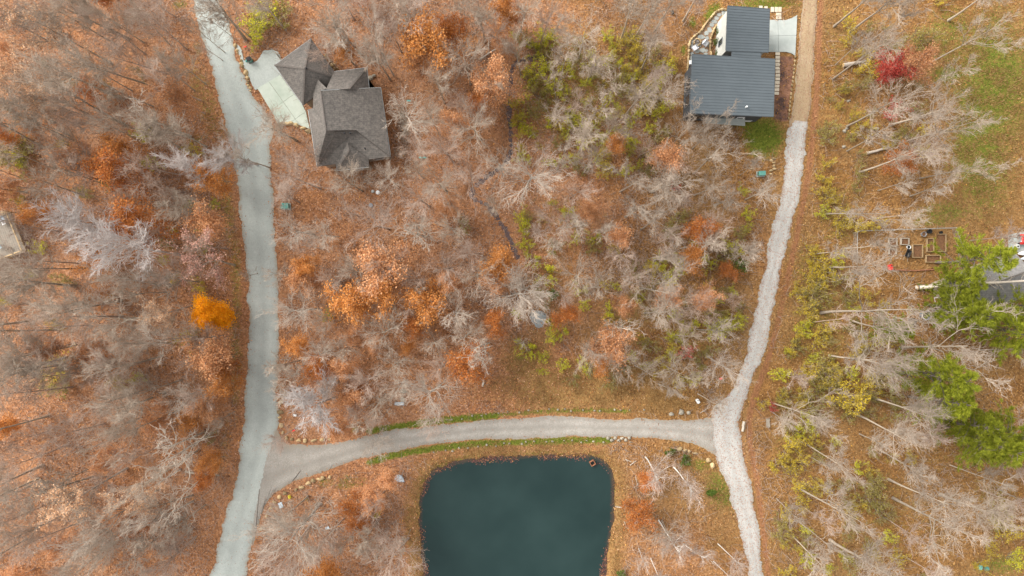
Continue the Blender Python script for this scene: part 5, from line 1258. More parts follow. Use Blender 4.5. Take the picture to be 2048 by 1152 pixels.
tufts('dry_grass', 42000, lambda x, y: free(x, y) * np.clip(samp(z_tan, x, y) * 1.5 - 0.35, 0, 1) * clump(x, y), 0.26, M['straw'], 'tan dry grass of the open meadow and pond bank')

# ------------------------------------------------------------------ stones
def rock_mesh(seed, sub=2):
    bm = bmesh.new(); bmesh.ops.create_icosphere(bm, subdivisions=sub, radius=0.5)
    r = random.Random(seed)
    for k in range(9):       # cut flats, as split sandstone has
        n = Vector((r.gauss(0, 1), r.gauss(0, 1), r.gauss(0, 0.7))).normalized(); d = r.uniform(0.30, 0.44)
        for v in bm.verts:
            q = v.co.dot(n) - d
            if q > 0: v.co -= n * q
    for v in bm.verts: v.co += Vector((r.gauss(0, .012), r.gauss(0, .012), r.gauss(0, .012)))
    return bm_mesh('rock', bm, M['stone_tan'])
ROCKS = [rock_mesh(40 + i, 2) for i in range(8)]
def rock(name, px, py, wpx, hpx, label=None, cat='boulder', group=None, mat='stone_tan', rz=None, hgt=None, parent=None, z=None, sink=0.28):
    x, y = at(px, py); sx, sy = wpx / PPM, hpx / PPM; h = hgt or 0.62 * min(sx, sy) + 0.15
    zz = gz(x, y) if z is None else z
    o = link(name, R.choice(ROCKS), parent)
    o.location = Vector((x, y, zz + h * (0.5 - sink))) - (parent.location if parent else Vector((0, 0, 0)))
    o.scale = (sx * 1.2, sy * 1.2, h * 1.15); o.rotation_euler = (R.uniform(-.12, .12), R.uniform(-.12, .12), R.uniform(-.4, .4) if rz is None else rz)
    set_mat(o, M[mat])
    if label: tag(o, label, cat, group)
    return o
def row(pts, lab, group, name='boulder', mat='stone_tan', cat='boulder', w=9, h=7, from_=0):
    for i, p in enumerate(pts):
        ww, hh = (p[2], p[3]) if len(p) > 3 else (w * R.uniform(.6, 1.35), h * R.uniform(.6, 1.3))
        rock(name, p[0], p[1], ww, hh, lab.format(NTH[i]), cat, group, mat)
c2 = lambda x, y: (520 + x / 4.115, 780 + y / 4.115)
row([c2(*p) for p in ((175, 100), (170, 180), (165, 225), (175, 290), (187, 352), (220, 397), (262, 403), (318, 412), (370, 418), (445, 412), (512, 408), (575, 405))],
    '{} tan boulder along the upper road corner, counted from the top', 'boulders lining the upper road corner')
row([c2(*p) for p in ((575, 715), (518, 722), (485, 732), (440, 745), (398, 765), (343, 798), (298, 820), (208, 848), (160, 882), (122, 922), (87, 970), (55, 1038), (10, 1140))],
    '{} tan boulder along the lower lane curve, counted from the lane', 'boulders lining the lower lane curve')
c6 = lambda x, y, a, b: (440 + x / 9.6, 80 + y / 9.6, a / 9.6 + 1, b / 9.6 + 1)
row([c6(*p) for p in ((300, 110, 60, 70), (335, 195, 45, 45), (343, 248, 35, 30), (393, 305, 25, 25), (410, 395, 60, 50), (415, 450, 70, 40), (435, 505, 50, 50), (470, 570, 40, 40), (508, 635, 80, 100), (525, 730, 55, 65),
                      (545, 795, 40, 40), (530, 825, 50, 30), (550, 880, 50, 45), (585, 925, 45, 40), (590, 980, 40, 30))],
    '{} tan stone in the strip between road and gravel yard, from the top', 'stones between the road and the gravel yard')
c5 = lambda x, y: (480 + x / 3.972, 60 + y / 3.972)
row([c5(*p) for p in ((330, 755), (365, 745), (398, 742), (450, 757), (503, 778), (545, 805))], '{} tan boulder under the driveway edge, counted from the road', 'boulders below the concrete driveway', w=12, h=9)
row([c5(*p) for p in ((680, 205), (700, 225), (720, 250), (742, 280), (765, 305))], '{} stone of the low wall behind the garage wing', 'stones of the low wall behind the garage', w=8, h=8)
row([(1359, 898, 13, 8), (1370, 900, 8, 7), (1378, 902, 6, 8), (1390, 906, 11, 5), (1417, 920, 10, 9), (1424, 931, 9, 11)], '{} tan boulder inside the right junction bend, counted from the pond', 'boulders inside the right junction bend')
row([(1343, 828, 10, 7), (1362, 824, 11, 11), (1377, 825, 8, 7)], '{} pale boulder above the lane near the right junction', 'boulders above the lane end', mat='stone_pale')
c8 = lambda x, y: (1340 + x / 8.227, 230 + y / 8.227)
row([c8(*p) for p in ((1665, 745), (1710, 715), (1705, 785), (1710, 840), (1715, 890), (1660, 915), (1355, 885), (1660, 970))], '{} tan stone of the edging beside the teal utility box', 'stones near the teal utility box', w=6, h=5, name='edging_stone', cat='stone')
row([(1750, 258, 14, 7), (1688, 263, 8, 7), (1698, 201, 7, 5), (1767, 297, 7, 6), (1686, 294, 7, 6), (1692, 258, 6, 5)], '{} grey rock lying in the leaves right of the track', 'rocks right of the white track', mat='stone_pale', name='rock', cat='rock', w=7, h=5)
row([(807, 782, 12, 10), (805, 798, 7, 12), (742, 156, 10, 9), (748, 152, 8, 6), (1385, 228, 10, 16)], '{} lone rock by buildings and the culvert pipe', 'lone rocks', name='rock', cat='rock', mat='stone_pale')
up_ = [(i, 760 + 0, 0) for i in ()]
for nm, xs, fy, lab in (('upper', np.arange(845, 1300, 19), lambda x: 848 - 28 * math.sin(min(1, (x - 845) / 260) * 1.57), '{} small stone of the row above the lane, from the road'),
                        ('lower', np.arange(868, 1262, 17), lambda x: 904 - 21 * math.sin(min(1, (x - 868) / 260) * 1.57), '{} small stone of the row on the pond side, from the road')):
    row([(x + R.uniform(-7, 7), fy(x) + R.uniform(-2.5, 2.5), R.uniform(2.6, 5), R.uniform(2.6, 4.5)) for x in xs], lab, 'small stones ' + nm + ' row along the lane', mat='stone_pale', name='edging_stone', cat='stone')
row([(1216 + i * 7, 876 + (i % 2) * 4, 7, 6) for i in range(7)], '{} white stone at the pond-side grass end, from the road', 'white stones at the grass end', mat='stone_pale', name='edging_stone', cat='stone')

# patio: stone walls, flagstones, fire pit, chairs, stepping pavers
c7 = lambda x, y: (1360 + x / 7.68, y / 7.68)
def stone_wall(label, pts, w=8.5, h=5):
    x0, y0 = at(*c7(*pts[len(pts) // 2]))
    t = thing('stone_wall', label, 'wall', (x0, y0, 0))
    P = smooth_path([at(*c7(*p)) for p in pts], 0.42)
    for i, q in enumerate(P):
        d = P[min(i + 1, len(P) - 1)] - P[max(i - 1, 0)]
        o = link('stone', R.choice(ROCKS), t, (q[0] - x0, q[1] - y0, 0.16)); o.scale = (0.62 * R.uniform(.85, 1.15), 0.36 * R.uniform(.8, 1.25), 0.5)
        o.rotation_euler = (R.uniform(-.1, .1), R.uniform(-.1, .1), math.atan2(d[1], d[0]) + R.uniform(-.15, .15))
stone_wall('low tan stone wall curving along the outer edge of the patio', [(690, 155), (640, 150), (600, 160), (530, 205), (475, 270), (410, 350), (355, 420), (310, 490), (245, 535), (190, 590), (155, 640), (132, 720), (132, 810), (125, 920), (118, 1050), (100, 1140)])
stone_wall('short tan stone wall between the patio and the shrub bed', [(655, 265), (600, 345), (545, 415), (510, 480), (480, 560), (460, 640), (458, 740), (470, 820)])
pt = tag(link('patio', None), kind='structure')
for (x, y, a, b) in ((600, 230, 75, 55), (560, 283, 75, 55), (525, 335, 90, 60), (485, 385, 70, 60), (452, 462, 78, 82), (402, 512, 70, 75), (325, 570, 115, 70), (412, 588, 55, 55), (372, 640, 70, 40), (190, 640, 45, 65), (180, 705, 50, 50), (340, 775, 95, 80),
                     (262, 785, 70, 65), (402, 780, 50, 45), (395, 828, 70, 35), (185, 825, 55, 50), (655, 200, 34, 80), (690, 190, 30, 80), (440, 690, 40, 80), (300, 700, 45, 60), (175, 900, 40, 80), (178, 980, 40, 60)):
    px, py = c7(x, y); X, Y = at(px, py); n = R.choice((5, 6, 6, 7)); bm = bmesh.new()
    vs = [bm.verts.new((X + a / 7.68 / PPM * 0.56 * math.cos(2 * math.pi * (k + R.uniform(-.2, .2)) / n), Y + b / 7.68 / PPM * 0.56 * math.sin(2 * math.pi * (k + R.uniform(-.2, .2)) / n), 0.075 + R.uniform(0, .015))) for k in range(n)]
    f = bm.faces.new(vs); r = bmesh.ops.extrude_face_region(bm, geom=[f])
    for e in r['geom']:
        if isinstance(e, bmesh.types.BMVert): e.co.z -= 0.09
    link('flagstone', bm_mesh('flagstone', bm, M['flag']), pt)
sheet('patio_bed', px2w(PATIO), 0.02, plain('patio_gravel', (0.36, 0.24, 0.15), (0.22, 0.13, 0.08), 3, 0.95, 0.1, 0.5, 12), 0.08)
fx, fy = at(*c7(262, 657))
fp = thing('fire_pit', 'round fire pit ringed with tan stones on the flagstone patio', 'fire pit', (fx, fy, 0.07))
for k in range(11):
    a = k * 2 * math.pi / 11
    o = link('stone', R.choice(ROCKS), fp, (0.44 * math.cos(a), 0.46 * math.sin(a), 0.12)); o.scale = (0.30, 0.30, 0.34); o.rotation_euler = (0, 0, a + R.uniform(-.3, .3))
    set_mat(o, M['stone_pale' if k in (4, 7) else 'stone_tan'])
cyl('ash_bed', (0, 0, 0.05), 0.36, 0.30, 0.08, M['ash'], fp)
for k in range(3): bar('log', (-.22, -.12 + .12 * k, .12), (.2, .1 - .1 * k, .2), 0.05, M['bark_dark'], fp)
def patio_chair(px, py, rz, label):
    x, y = at(px, py); t = thing('patio_chair', label, 'chair', (x, y, 0.07), rz, 'patio chairs')
    box('seat', (0, 0, .38), (.62, .60, .14), M['cushion'], t, 0, .03)
    box('backrest', (0, -.33, .62), (.64, .12, .50), M['cushion'], t, 0, .03, rx=-0.25)
    for s in (-1, 1):
        box('arm', (s * .36, 0, .56), (.08, .62, .05), M['grey_plastic'], t)
        for q in (-1, 1): box('leg', (s * .36, q * .28, .27), (.05, .05, .54), M['grey_plastic'], t)
patio_chair(*c7(378, 690), -2.2, 'pale cushioned patio chair right of the fire pit')
patio_chair(*c7(213, 757), 0.6, 'pale cushioned patio chair below the fire pit')
c5b = lambda x, y: (1350 + x / 4.431, y / 4.431)
pw = tag(link('paver_path', None), kind='structure')
def slab_set(pts, a, b):
    for (x, y) in pts:
        X, Y = at(*c5b(x, y)); box('paver', (X, Y, 0.045), (a / 4.431 / PPM, b / 4.431 / PPM, 0.09), M['paver'], pw, R.uniform(-.03, .03), 0.012)
slab_set([(908 - max(0, (i - 7)) * 2.2, 478 + i * 31.8) for i in range(12)], 40, 26)
slab_set([(918, 128), (918, 159)], 46, 27)
slab_set([(862, 86), (897, 86), (929, 86)], 29, 44)
slab_set([(760, 70), (805, 75)], 29, 34)
stone_edge = [(1590 - (i > 6) * 1.0 - i * 0.82, 114 + i * 8.2) for i in range(16)]
tl_ = thing('stone_edging', 'thin line of tan edging stones between mulch bed and tan track', 'edging', (*at(1584, 175), 0))
for (x, y) in stone_edge:
    X, Y = at(x, y); o = link('stone', R.choice(ROCKS), tl_, (X - tl_.location.x, Y - tl_.location.y, 0.08)); o.scale = (0.26, 0.5, 0.3); o.rotation_euler = (0, 0, R.uniform(-.15, .25))

# ------------------------------------------------------------------ garden by the right-hand wood
def bed(px0, py0, px1, py1, label, mat='wood_grey', miss=()):
    xa, ya = at(px0, py1); xb, yb_ = at(px1, py0); w_, h_ = xb - xa, yb_ - ya
    t = thing('raised_bed', label, 'raised bed', ((xa + xb) / 2, (ya + yb_) / 2, gz((xa + xb) / 2, (ya + yb_) / 2)), 0, 'garden beds')
    for k, (c, s) in enumerate((((0, h_ / 2, .15), (w_ + .1, .1, .34)), ((0, -h_ / 2, .15), (w_ + .1, .1, .34)), ((-w_ / 2, 0, .15), (.1, h_ - .104, .33)), ((w_ / 2, 0, .15), (.1, h_ - .104, .33)))):
        if k in miss: continue
        box('board', c, s, M[mat], t, 0, .01)
    box('soil', (0, 0, .06), (w_ - .1, h_ - .1, .16), M['soil'], t)
cg = lambda x, y: (1680 + x / 4.266, 430 + y / 4.266)
for (a, b, c, d, l, mt, ms) in ((413, 200, 478, 263, 'square grey bed in the upper left of the garden', 'wood_grey', ()), (514, 200, 580, 253, 'small grey bed second along the garden top row', 'wood_grey', ()), (613, 255, 697, 362, 'largest tan-framed bed in the middle of the garden', 'wood', ()),
                                (736, 203, 792, 314, 'narrow upright bed between the middle bed and the corner bed', 'wood', ()), (830, 165, 895, 313, 'tall open bed at the upper right corner of the garden', 'wood', (2,)), (728, 345, 850, 403, 'wide low bed along the bottom of the garden', 'wood', ()),
                                (413, 290, 472, 340, 'broken grey bed missing its lower board', 'wood_grey', (1,))):
    bed(*cg(a, b), *cg(c, d), l, 'wood_grey' if mt == 'wood_grey' else 'bed_wood', ms)
def fence(label, pts, hgt=1.2, mat='wood_grey', step=2.4):
    P = [Vector((*at(*p), 0)) for p in pts]; c = P[0]
    t = thing('wire_fence', label, 'fence', (c.x, c.y, 0))
    for a, b in zip(P[:-1], P[1:]):
        d = b - a; n = max(1, int(d.length / step))
        for i in range(n + (b is P[-1])):
            q = a + d * i / n - c; box('post', (q.x, q.y, hgt / 2 + .05), (.09, .09, hgt + .1), M[mat], t)
        for z in (.25, .5, .75, 1.0, 1.2): bar('wire', a - c + Vector((0, 0, hgt * z / 1.2)), b - c + Vector((0, 0, hgt * z / 1.2)), 0.014 if z < 1.2 else 0.04, M['wire'], t, 4)
fence('wire garden fence on thin posts around the raised beds', [(1706, 522), (1706, 466), (1712, 463), (1901, 457), (1913, 492), (1916, 545)])
ge = thing('timber_edging', 'brown timber edging along the lower side of the garden', 'edging', (*at(1820, 541), 0))
pv = [(1774, 537), (1792, 540), (1830, 541.5), (1868, 539)]
for a, b in zip(pv[:-1], pv[1:]):
    A_, B_ = Vector((*at(*a), .1)) - ge.location, Vector((*at(*b), .1)) - ge.location
    bar('timber', A_ + Vector((0, 0, .02)), B_, 0.10, M['wood_red'], ge, 6)
def tub(px, py, r, h, mat, label, cat='tub', rim=None, inner='black', name='planter_tub'):
    x, y = at(px, py); t = thing(name, label, cat, (x, y, gz(x, y)))
    bm = bmesh.new(); n = 14
    prof = [(r * .8, 0), (r, h), (r * .9, h), (r * .74, h * .25), (0.001, h * .25)]
    rings = [[bm.verts.new((a * math.cos(2 * math.pi * k / n), a * math.sin(2 * math.pi * k / n), z)) for k in range(n)] for a, z in prof]
    for i in range(4):
        for k in range(n): bm.faces.new([rings[i][k], rings[i][(k + 1) % n], rings[i + 1][(k + 1) % n], rings[i + 1][k]])
    bm.faces.new(rings[0][::-1])
    link('body', bm_mesh('body', bm, M[mat]), t)
    cyl('fill', (0, 0, h * .6), r * .82, r * .84, h * .08, M[inner], t, 14)
    if rim:
        bm = bmesh.new()
        for k in range(n):
            a, b = 2 * math.pi * k / n, 2 * math.pi * (k + 1) / n
            bm_bar(bm, (r * math.cos(a), r * math.sin(a), h), (r * math.cos(b), r * math.sin(b), h), 0.035, 5)
        link('rim', bm_mesh('rim', bm, M[rim]), t)
    return t
def barrow(px, py, rz, label):
    x, y = at(px, py); t = thing('wheelbarrow', label, 'wheelbarrow', (x, y, gz(x, y)), rz)
    bm = bmesh.new(); lo = [(-.3, -.2, .3), (.25, -.2, .3), (.25, .2, .3), (-.3, .2, .3)]; hi = [(-.45, -.34, .6), (.5, -.34, .62), (.5, .34, .62), (-.45, .34, .6)]
    a = [bm.verts.new(p) for p in lo]; b = [bm.verts.new(p) for p in hi]; bm.faces.new(a[::-1])
    for k in range(4): bm.faces.new([a[k], a[(k + 1) % 4], b[(k + 1) % 4], b[k]])
    link('tray', bm_mesh('tray', bm, M['black']), t)
    for s in (-1, 1):
        bar('handle', (.55, s * .12, .2), (-1.0, s * .3, .5), .025, M['wood_grey'], t); bar('leg', (-.3, s * .25, .4), (-.4, s * .28, .02), .02, M['grey_plastic'], t)
    cyl('wheel', (.6, 0, .19), .19, .19, .09, M['black'], t, 14, Matrix.Rotation(math.pi / 2, 4, 'X'))
barrow(*cg(562, 332), 1.2, 'black wheelbarrow with wooden handles between the garden beds')
tub(*cg(705, 165), .34, .4, 'grey_plastic', 'grey tub at the top fence of the garden', inner='soil')
tub(*cg(752, 142), .3, .5, 'black', 'black bin beside the grey tub at the garden fence', 'bin', name='garden_bin')
tub(*cg(578, 275), .26, .35, 'white_paint', 'small white pot between the garden beds', 'pot', name='flower_pot')
tub(*cg(855, 150), .2, .3, 'black', 'small black pot at the corner of the garden fence', 'pot', name='flower_pot')
tub(1846, 630, .62, .9, 'blue', 'dark blue barrel with white rim below the garden', 'barrel', rim='white_paint', name='barrel')
tub(1821, 643, .5, .5, 'black', 'black tub beside the dark blue barrel', 'tub')
def small_can(px, py, mat, label, s=.4):
    x, y = at(px, py); t = thing('plastic_can', label, 'can', (x, y, gz(x, y)), R.uniform(0, 3))
    box('body', (0, 0, s * .45), (s, s * .65, s * .9), M[mat], t, 0, s * .12); cyl('cap', (s * .28, 0, s * .98), s * .1, s * .1, s * .18, M['black'], t, 8); bar('handle', (-s * .3, 0, s * 1.0), (s * .12, 0, s * 1.0), s * .07, M[mat], t)
small_can(1778, 535, 'red', 'red can lying at the garden timber edging', .75)
small_can(2008, 677, 'blue', 'small blue can under the pines', .5)
small_can(580, 993, 'yellow', 'yellow can behind the lane boulders', .45)
small_can(592, 829, 'white_paint', 'white can under the dense silvery tree', .45)
small_can(1395, 802, 'white_paint', 'white can in leaves above the right junction', .6)
small_can(1344, 27, 'black', 'black can lying in the leaves near the patio', .45)
small_can(494, 122, 'aqua', 'aqua can beside the dark green bag', .35)
def flag(px, py, label, mat='red'):
    x, y = at(px, py); t = thing('marker_flag', label, 'flag', (x, y, gz(x, y)))
    bar('pole', (0, 0, 0), (0, 0, .8), .015, M['wire'], t, 5)
    bm = bmesh.new(); bm_box(bm, (.2, 0, .68), (.4, .03, .28), 0.3, 0, 0.9); link('cloth', bm_mesh('cloth', bm, M[mat]), t)
flag(588, 858, 'red marker flag inside the stone-lined road corner'); flag(1436, 756, 'red marker flag left of the white track'); flag(491, 97, 'red marker flag beside the gravel yard')

# vehicles and boats at the right edge
x, y = at(2046, 479)
qd = thing('utility_vehicle', 'red utility vehicle with grey rear rack on the concrete pad', 'vehicle', (x, y, 0.07), 0.02)
box('body', (0.15, 0, .62), (2.0, .78, .34), M['grey_plastic'], qd, 0, .06)
box('hood', (-.52, 0, .88), (.74, .98, .24), M['red'], qd, 0, .07)
for s in (-1, 1):
    for q in (-.62, .75):
        wq = cyl('wheel', (q, s * .56, .3), .30, .30, .26, M['black'], qd, 16, Matrix.Rotation(math.pi / 2, 4, 'X')); cyl('rim', (q, s * .56, .3), .15, .15, .27, M['grey_plastic'], wq, 12, Matrix.Rotation(math.pi / 2, 4, 'X'))
        box('fender', (q, s * .54, .66), (.62, .30, .06), M['red'], qd, 0, .02)
    bar('headlight', (-.90, s * .3, .85), (-.95, s * .3, .85), .08, M['white_paint'], qd, 10)
box('seat', (.30, 0, .90), (.62, .46, .18), M['black'], qd, 0, .05)
for k in range(5): bar('rack_bar', (.72 + k * .14, -.42, .98), (.72 + k * .14, .42, .98), .022, M['trim'], qd)
for s in (-1, 1): bar('rack_bar', (.72, s * .42, .98), (1.28, s * .42, .98), .022, M['trim'], qd)
bar('handlebar', (-.12, -.38, 1.12), (-.12, .38, 1.12), .025, M['black'], qd); bar('steering_post', (-.25, 0, .9), (-.12, 0, 1.12), .03, M['black'], qd)
x, y = at(2030, 493); wb = thing('white_cooler', 'white box with a round black opening below the red vehicle', 'cooler', (x, y, .07), .05)
box('body', (0, 0, .25), (.44, .48, .48), M['white_paint'], wb, 0, .04); cyl('opening', (0, 0, .50), .13, .13, .03, M['black'], wb, 14)
def kayak(px, py, rz, hull, deck, label):
    x, y = at(px, py, .3); t = thing('kayak', label, 'kayak', (x, y, .07), rz, 'kayaks'); n = 13
    def shell(k0, zt, sc):
        bm = bmesh.new(); rs = []
        for i in range(n):
            u_ = i / (n - 1); w_ = .36 * math.sin(math.pi * min(max(u_, .012), .988)) ** .65 * sc; X = (u_ - .5) * 3.2; k = .10 * abs(2 * u_ - 1) ** 2
            rs.append([bm.verts.new((X, w_ * math.cos(a), .22 + k + zt * math.sin(a) * (.4 + .6 * math.sin(math.pi * u_)))) for a in [math.pi * j / 6 for j in range(7)]])
        for i in range(n - 1):
            for j in range(6): bm.faces.new([rs[i][j], rs[i][j + 1], rs[i + 1][j + 1], rs[i + 1][j]])
        return bm
    link('hull', bm_mesh('hull', shell(0, -.22, 1.0), M[hull], True), t); link('deck', bm_mesh('deck', shell(0, .12, .99), M[deck], True), t)
    bm = bmesh.new()
    for k in range(14):
        a, b = 2 * math.pi * k / 14, 2 * math.pi * (k + 1) / 14
        bm_bar(bm, (.45 * math.cos(a), .24 * math.sin(a), .36), (.45 * math.cos(b), .24 * math.sin(b), .36), .03, 5)
    link('cockpit_rim', bm_mesh('cockpit_rim', bm, M['black']), t); bm = bmesh.new(); bm_cyl(bm, (0, 0, 0), .5, .5, .02, 14); bmesh.ops.scale(bm, vec=(.88, .46, 1), verts=bm.verts); bmesh.ops.translate(bm, vec=(0, 0, .355), verts=bm.verts)
    link('cockpit', bm_mesh('cockpit', bm, M['black']), t)
kayak(2058, 505, .12, 'magenta', 'white_paint', 'white-decked kayak with magenta hull behind the grey roof')
kayak(2064, 516, .06, 'blue', 'pale_blue', 'pale blue kayak beside the white and magenta one')

# ------------------------------------------------------------------ utilities and oddments
def cabinet(px, py, w_, d_, h_, mat, label, rz=0.0, name='utility_cabinet'):
    x, y = at(px, py); t = thing(name, label, 'cabinet', (x, y, gz(x, y)), rz)
    box('plinth', (0, 0, .06), (w_ + .2, d_ + .2, .12), M['concrete'], t); box('body', (0, 0, .12 + h_ / 2), (w_, d_, h_), M[mat], t, 0, .03)
    box('lid', (0, 0, .14 + h_), (w_ + .06, d_ + .06, .05), M[mat], t, 0, .015); box('handle', (0, -d_ / 2 - .02, h_ * .6), (.05, .04, .16), M['black'], t)
cabinet(573, 413, .95, .7, .75, 'teal', 'green utility cabinet beside the grey road')
cabinet(1521, 348, .85, .55, .7, 'teal', 'teal utility box at the foot of the pale leaning trunk', .05)
def lid(px, py, r, mat, label):
    x, y = at(px, py); t = thing('tank_lid', label, 'lid', (x, y, gz(x, y)))
    cyl('riser', (0, 0, .1), r, r, .26, M[mat], t, 18); cyl('cover', (0, 0, .25), r * 1.08, r * .98, .06, M[mat], t, 18)
    for k in range(6): cyl('bolt', (r * .85 * math.cos(k * 1.047), r * .85 * math.sin(k * 1.047), .29), .02, .02, .03, M['black'], t, 6)
lid(1958, 1134, .32, 'aqua', 'bright aqua tank lid in the grass'); lid(1972, 1136, .28, 'teal', 'dark teal tank lid beside the bright aqua one')
lid(756, 385, .26, 'white_paint', 'white round tank lid below the shingled house'); lid(746, 383, .2, 'trim', 'smaller grey tank lid left of the white one'); lid(742, 411, .28, 'grey_plastic', 'grey round tank lid below the white one')
def plank(px, py, l, w_, mat, label, rz, name='painted_board', cat='board'):
    x, y = at(px, py); bm = bmesh.new(); bm_box(bm, (0, 0, .12), (l, w_, .07), 0, .012)
    tag(link(name, bm_mesh(name, bm, M[mat]), None, (x, y, gz(x, y)), rz), label, cat)
plank(817, 201, .5, .22, 'aqua', 'short aqua board right of the shingled house', 0); plank(846, 316, 1.0, .2, 'aqua', 'long aqua board in leaves below the shingled house', 0)
plank(557, 112, 1.3, .16, 'wood_grey', 'pinkish grey board leaning at the garage corner', -.9); plank(560, 117, 1.2, .16, 'wood_grey', 'second grey board at the garage corner', -1.0)
plank(1536, 846, .5, 1.2, 'wood_grey', 'grey board lying right of the right junction', .05); plank(562, 1010, .55, .75, 'pale_blue', 'pale blue panel lying behind the lane boulders', .4); plank(655, 1056, .5, .4, 'pale_blue', 'small pale blue panel among the trunks below the lane', .4)
# culvert pipe
x, y = at(799, 807); cv = thing('culvert_pipe', 'pale grey culvert pipe end above the lane', 'pipe', (x, y, gz(x, y) + .2), 0.0)
bm = bmesh.new(); n = 16; rr = [[bm.verts.new((sx, rad * math.cos(2 * math.pi * k / n), rad * math.sin(2 * math.pi * k / n))) for k in range(n)] for sx, rad in ((-.6, .22), (.6, .22), (.6, .18), (-.6, .18))]
for i in range(4):
    for k in range(n): bm.faces.new([rr[i][k], rr[i][(k + 1) % n], rr[(i + 1) % 4][(k + 1) % n], rr[(i + 1) % 4][k]])
link('pipe', bm_mesh('pipe', bm, M['pale_blue']), cv)
for sx in (-.55, -.2, .15, .5):
    bm = bmesh.new(); bm_cyl(bm, (sx, 0, 0), .235, .235, .05, 16, Matrix.Rotation(math.pi / 2, 4, 'Y')); bmesh.ops.delete(bm, geom=[f for f in bm.faces if len(f.verts) > 4], context='FACES'); link('pipe_rib', bm_mesh('pipe_rib', bm, M['pale_blue']), cv)
# half-round leaning sheet by the pond
x, y = at(798, 958); hs = thing('half_round_shelter', 'pale blue-grey half-round shelter in the grass by the pond', 'shelter', (x, y, gz(x, y)))
bm = bmesh.new(); n = 14; R0 = .68
ft = [bm.verts.new((R0 * math.cos(math.pi * k / n), -.35 + .95 * math.sin(math.pi * k / n) , .12 + .62 * math.sin(math.pi * k / n))) for k in range(n + 1)]
bk = [bm.verts.new((R0 * math.cos(math.pi * k / n), -.30 + 1.0 * math.sin(math.pi * k / n), .04 + .56 * math.sin(math.pi * k / n))) for k in range(n + 1)]
bm.faces.new(ft); bm.faces.new(bk[::-1])
for k in range(n + 1): bm.faces.new([ft[k], bk[k], bk[(k + 1) % (n + 1)], ft[(k + 1) % (n + 1)]])
bmesh.ops.triangulate(bm, faces=[f for f in bm.faces if len(f.verts) > 4]); link('panel', bm_mesh('panel', bm, M['pale_blue']), hs)
box('base', (0, -.40, .07), (1.42, .10, .14), M['grey_plastic'], hs, 0, .02); cyl('top_knob', (0, .56, .74), .1, .08, .1, M['stone_pale'], hs, 10)
for s in (-1, 1): bar('prop', (s * .4, .45, .55), (s * .4, .62, 0), .025, M['grey_plastic'], hs)
# overflow box
x, y = at(1185, 926, -.2); ob = thing('overflow_box', 'square wooden overflow box standing in the corner of the pond', 'box', (x, y, WZ - .25), .55); ob.scale = (.74, .74, 1)
for k in range(4):
    a = k * math.pi / 2; box('plank', (.40 * math.cos(a), .40 * math.sin(a), .36), (.12, .80 if k % 2 else .918, .60), M['wood_red'], ob, a, .01)
box('dark_water', (0, 0, .22), (.68, .68, .03), M['black'], ob)
# garbage bag / green bin by the gravel yard
x, y = at(502, 122); gb = thing('green_bin', 'dark green bin at the edge of the gravel yard', 'bin', (x, y, .05), .3)
box('body', (0, 0, .4), (.55, .5, .8), M['teal'], gb, 0, .05); box('lid', (0, 0, .83), (.6, .56, .08), M['black'], gb, 0, .03)
for s in (-1, 1): cyl('wheel', (s * .24, -.28, .1), .1, .1, .06, M['black'], gb, 10, Matrix.Rotation(math.pi / 2, 4, 'Y'))
# grill on the side deck
x, y = at(1378, 137); gr = thing('kettle_grill', 'black kettle grill with white shelf beside the metal-roofed house', 'grill', (x, y, .1))
bm = bmesh.new(); bmesh.ops.create_uvsphere(bm, u_segments=14, v_segments=9, radius=.3); bmesh.ops.translate(bm, vec=(0, 0, .8), verts=bm.verts); link('bowl', bm_mesh('bowl', bm, M['black'], True), gr)
for k in range(3): bar('leg', (.15 * math.cos(k * 2.1), .15 * math.sin(k * 2.1), .6), (.3 * math.cos(k * 2.1), .3 * math.sin(k * 2.1), 0), .02, M['wire'], gr)
box('shelf', (0, .55, .75), (.4, .5, .05), M['white_paint'], gr, 0, .01); bar('handle', (-.08, 0, 1.13), (.08, 0, 1.13), .02, M['wood_red'], gr)
# porch clutter
x, y = at(1492, 240); lt = thing('porch_locker', 'white storage locker at the porch end below the metal roof', 'locker', (x, y, .0), -.05)
box('body', (0, 0, .35), (1.2, .5, .6), M['white_paint'], lt, 0, .03); box('lid', (0, 0, .68), (1.26, .56, .06), M['trim'], lt, 0, .01)
for s in (-1, 1): box('latch', (s * .35, -.27, .6), (.1, .04, .12), M['black'], lt)

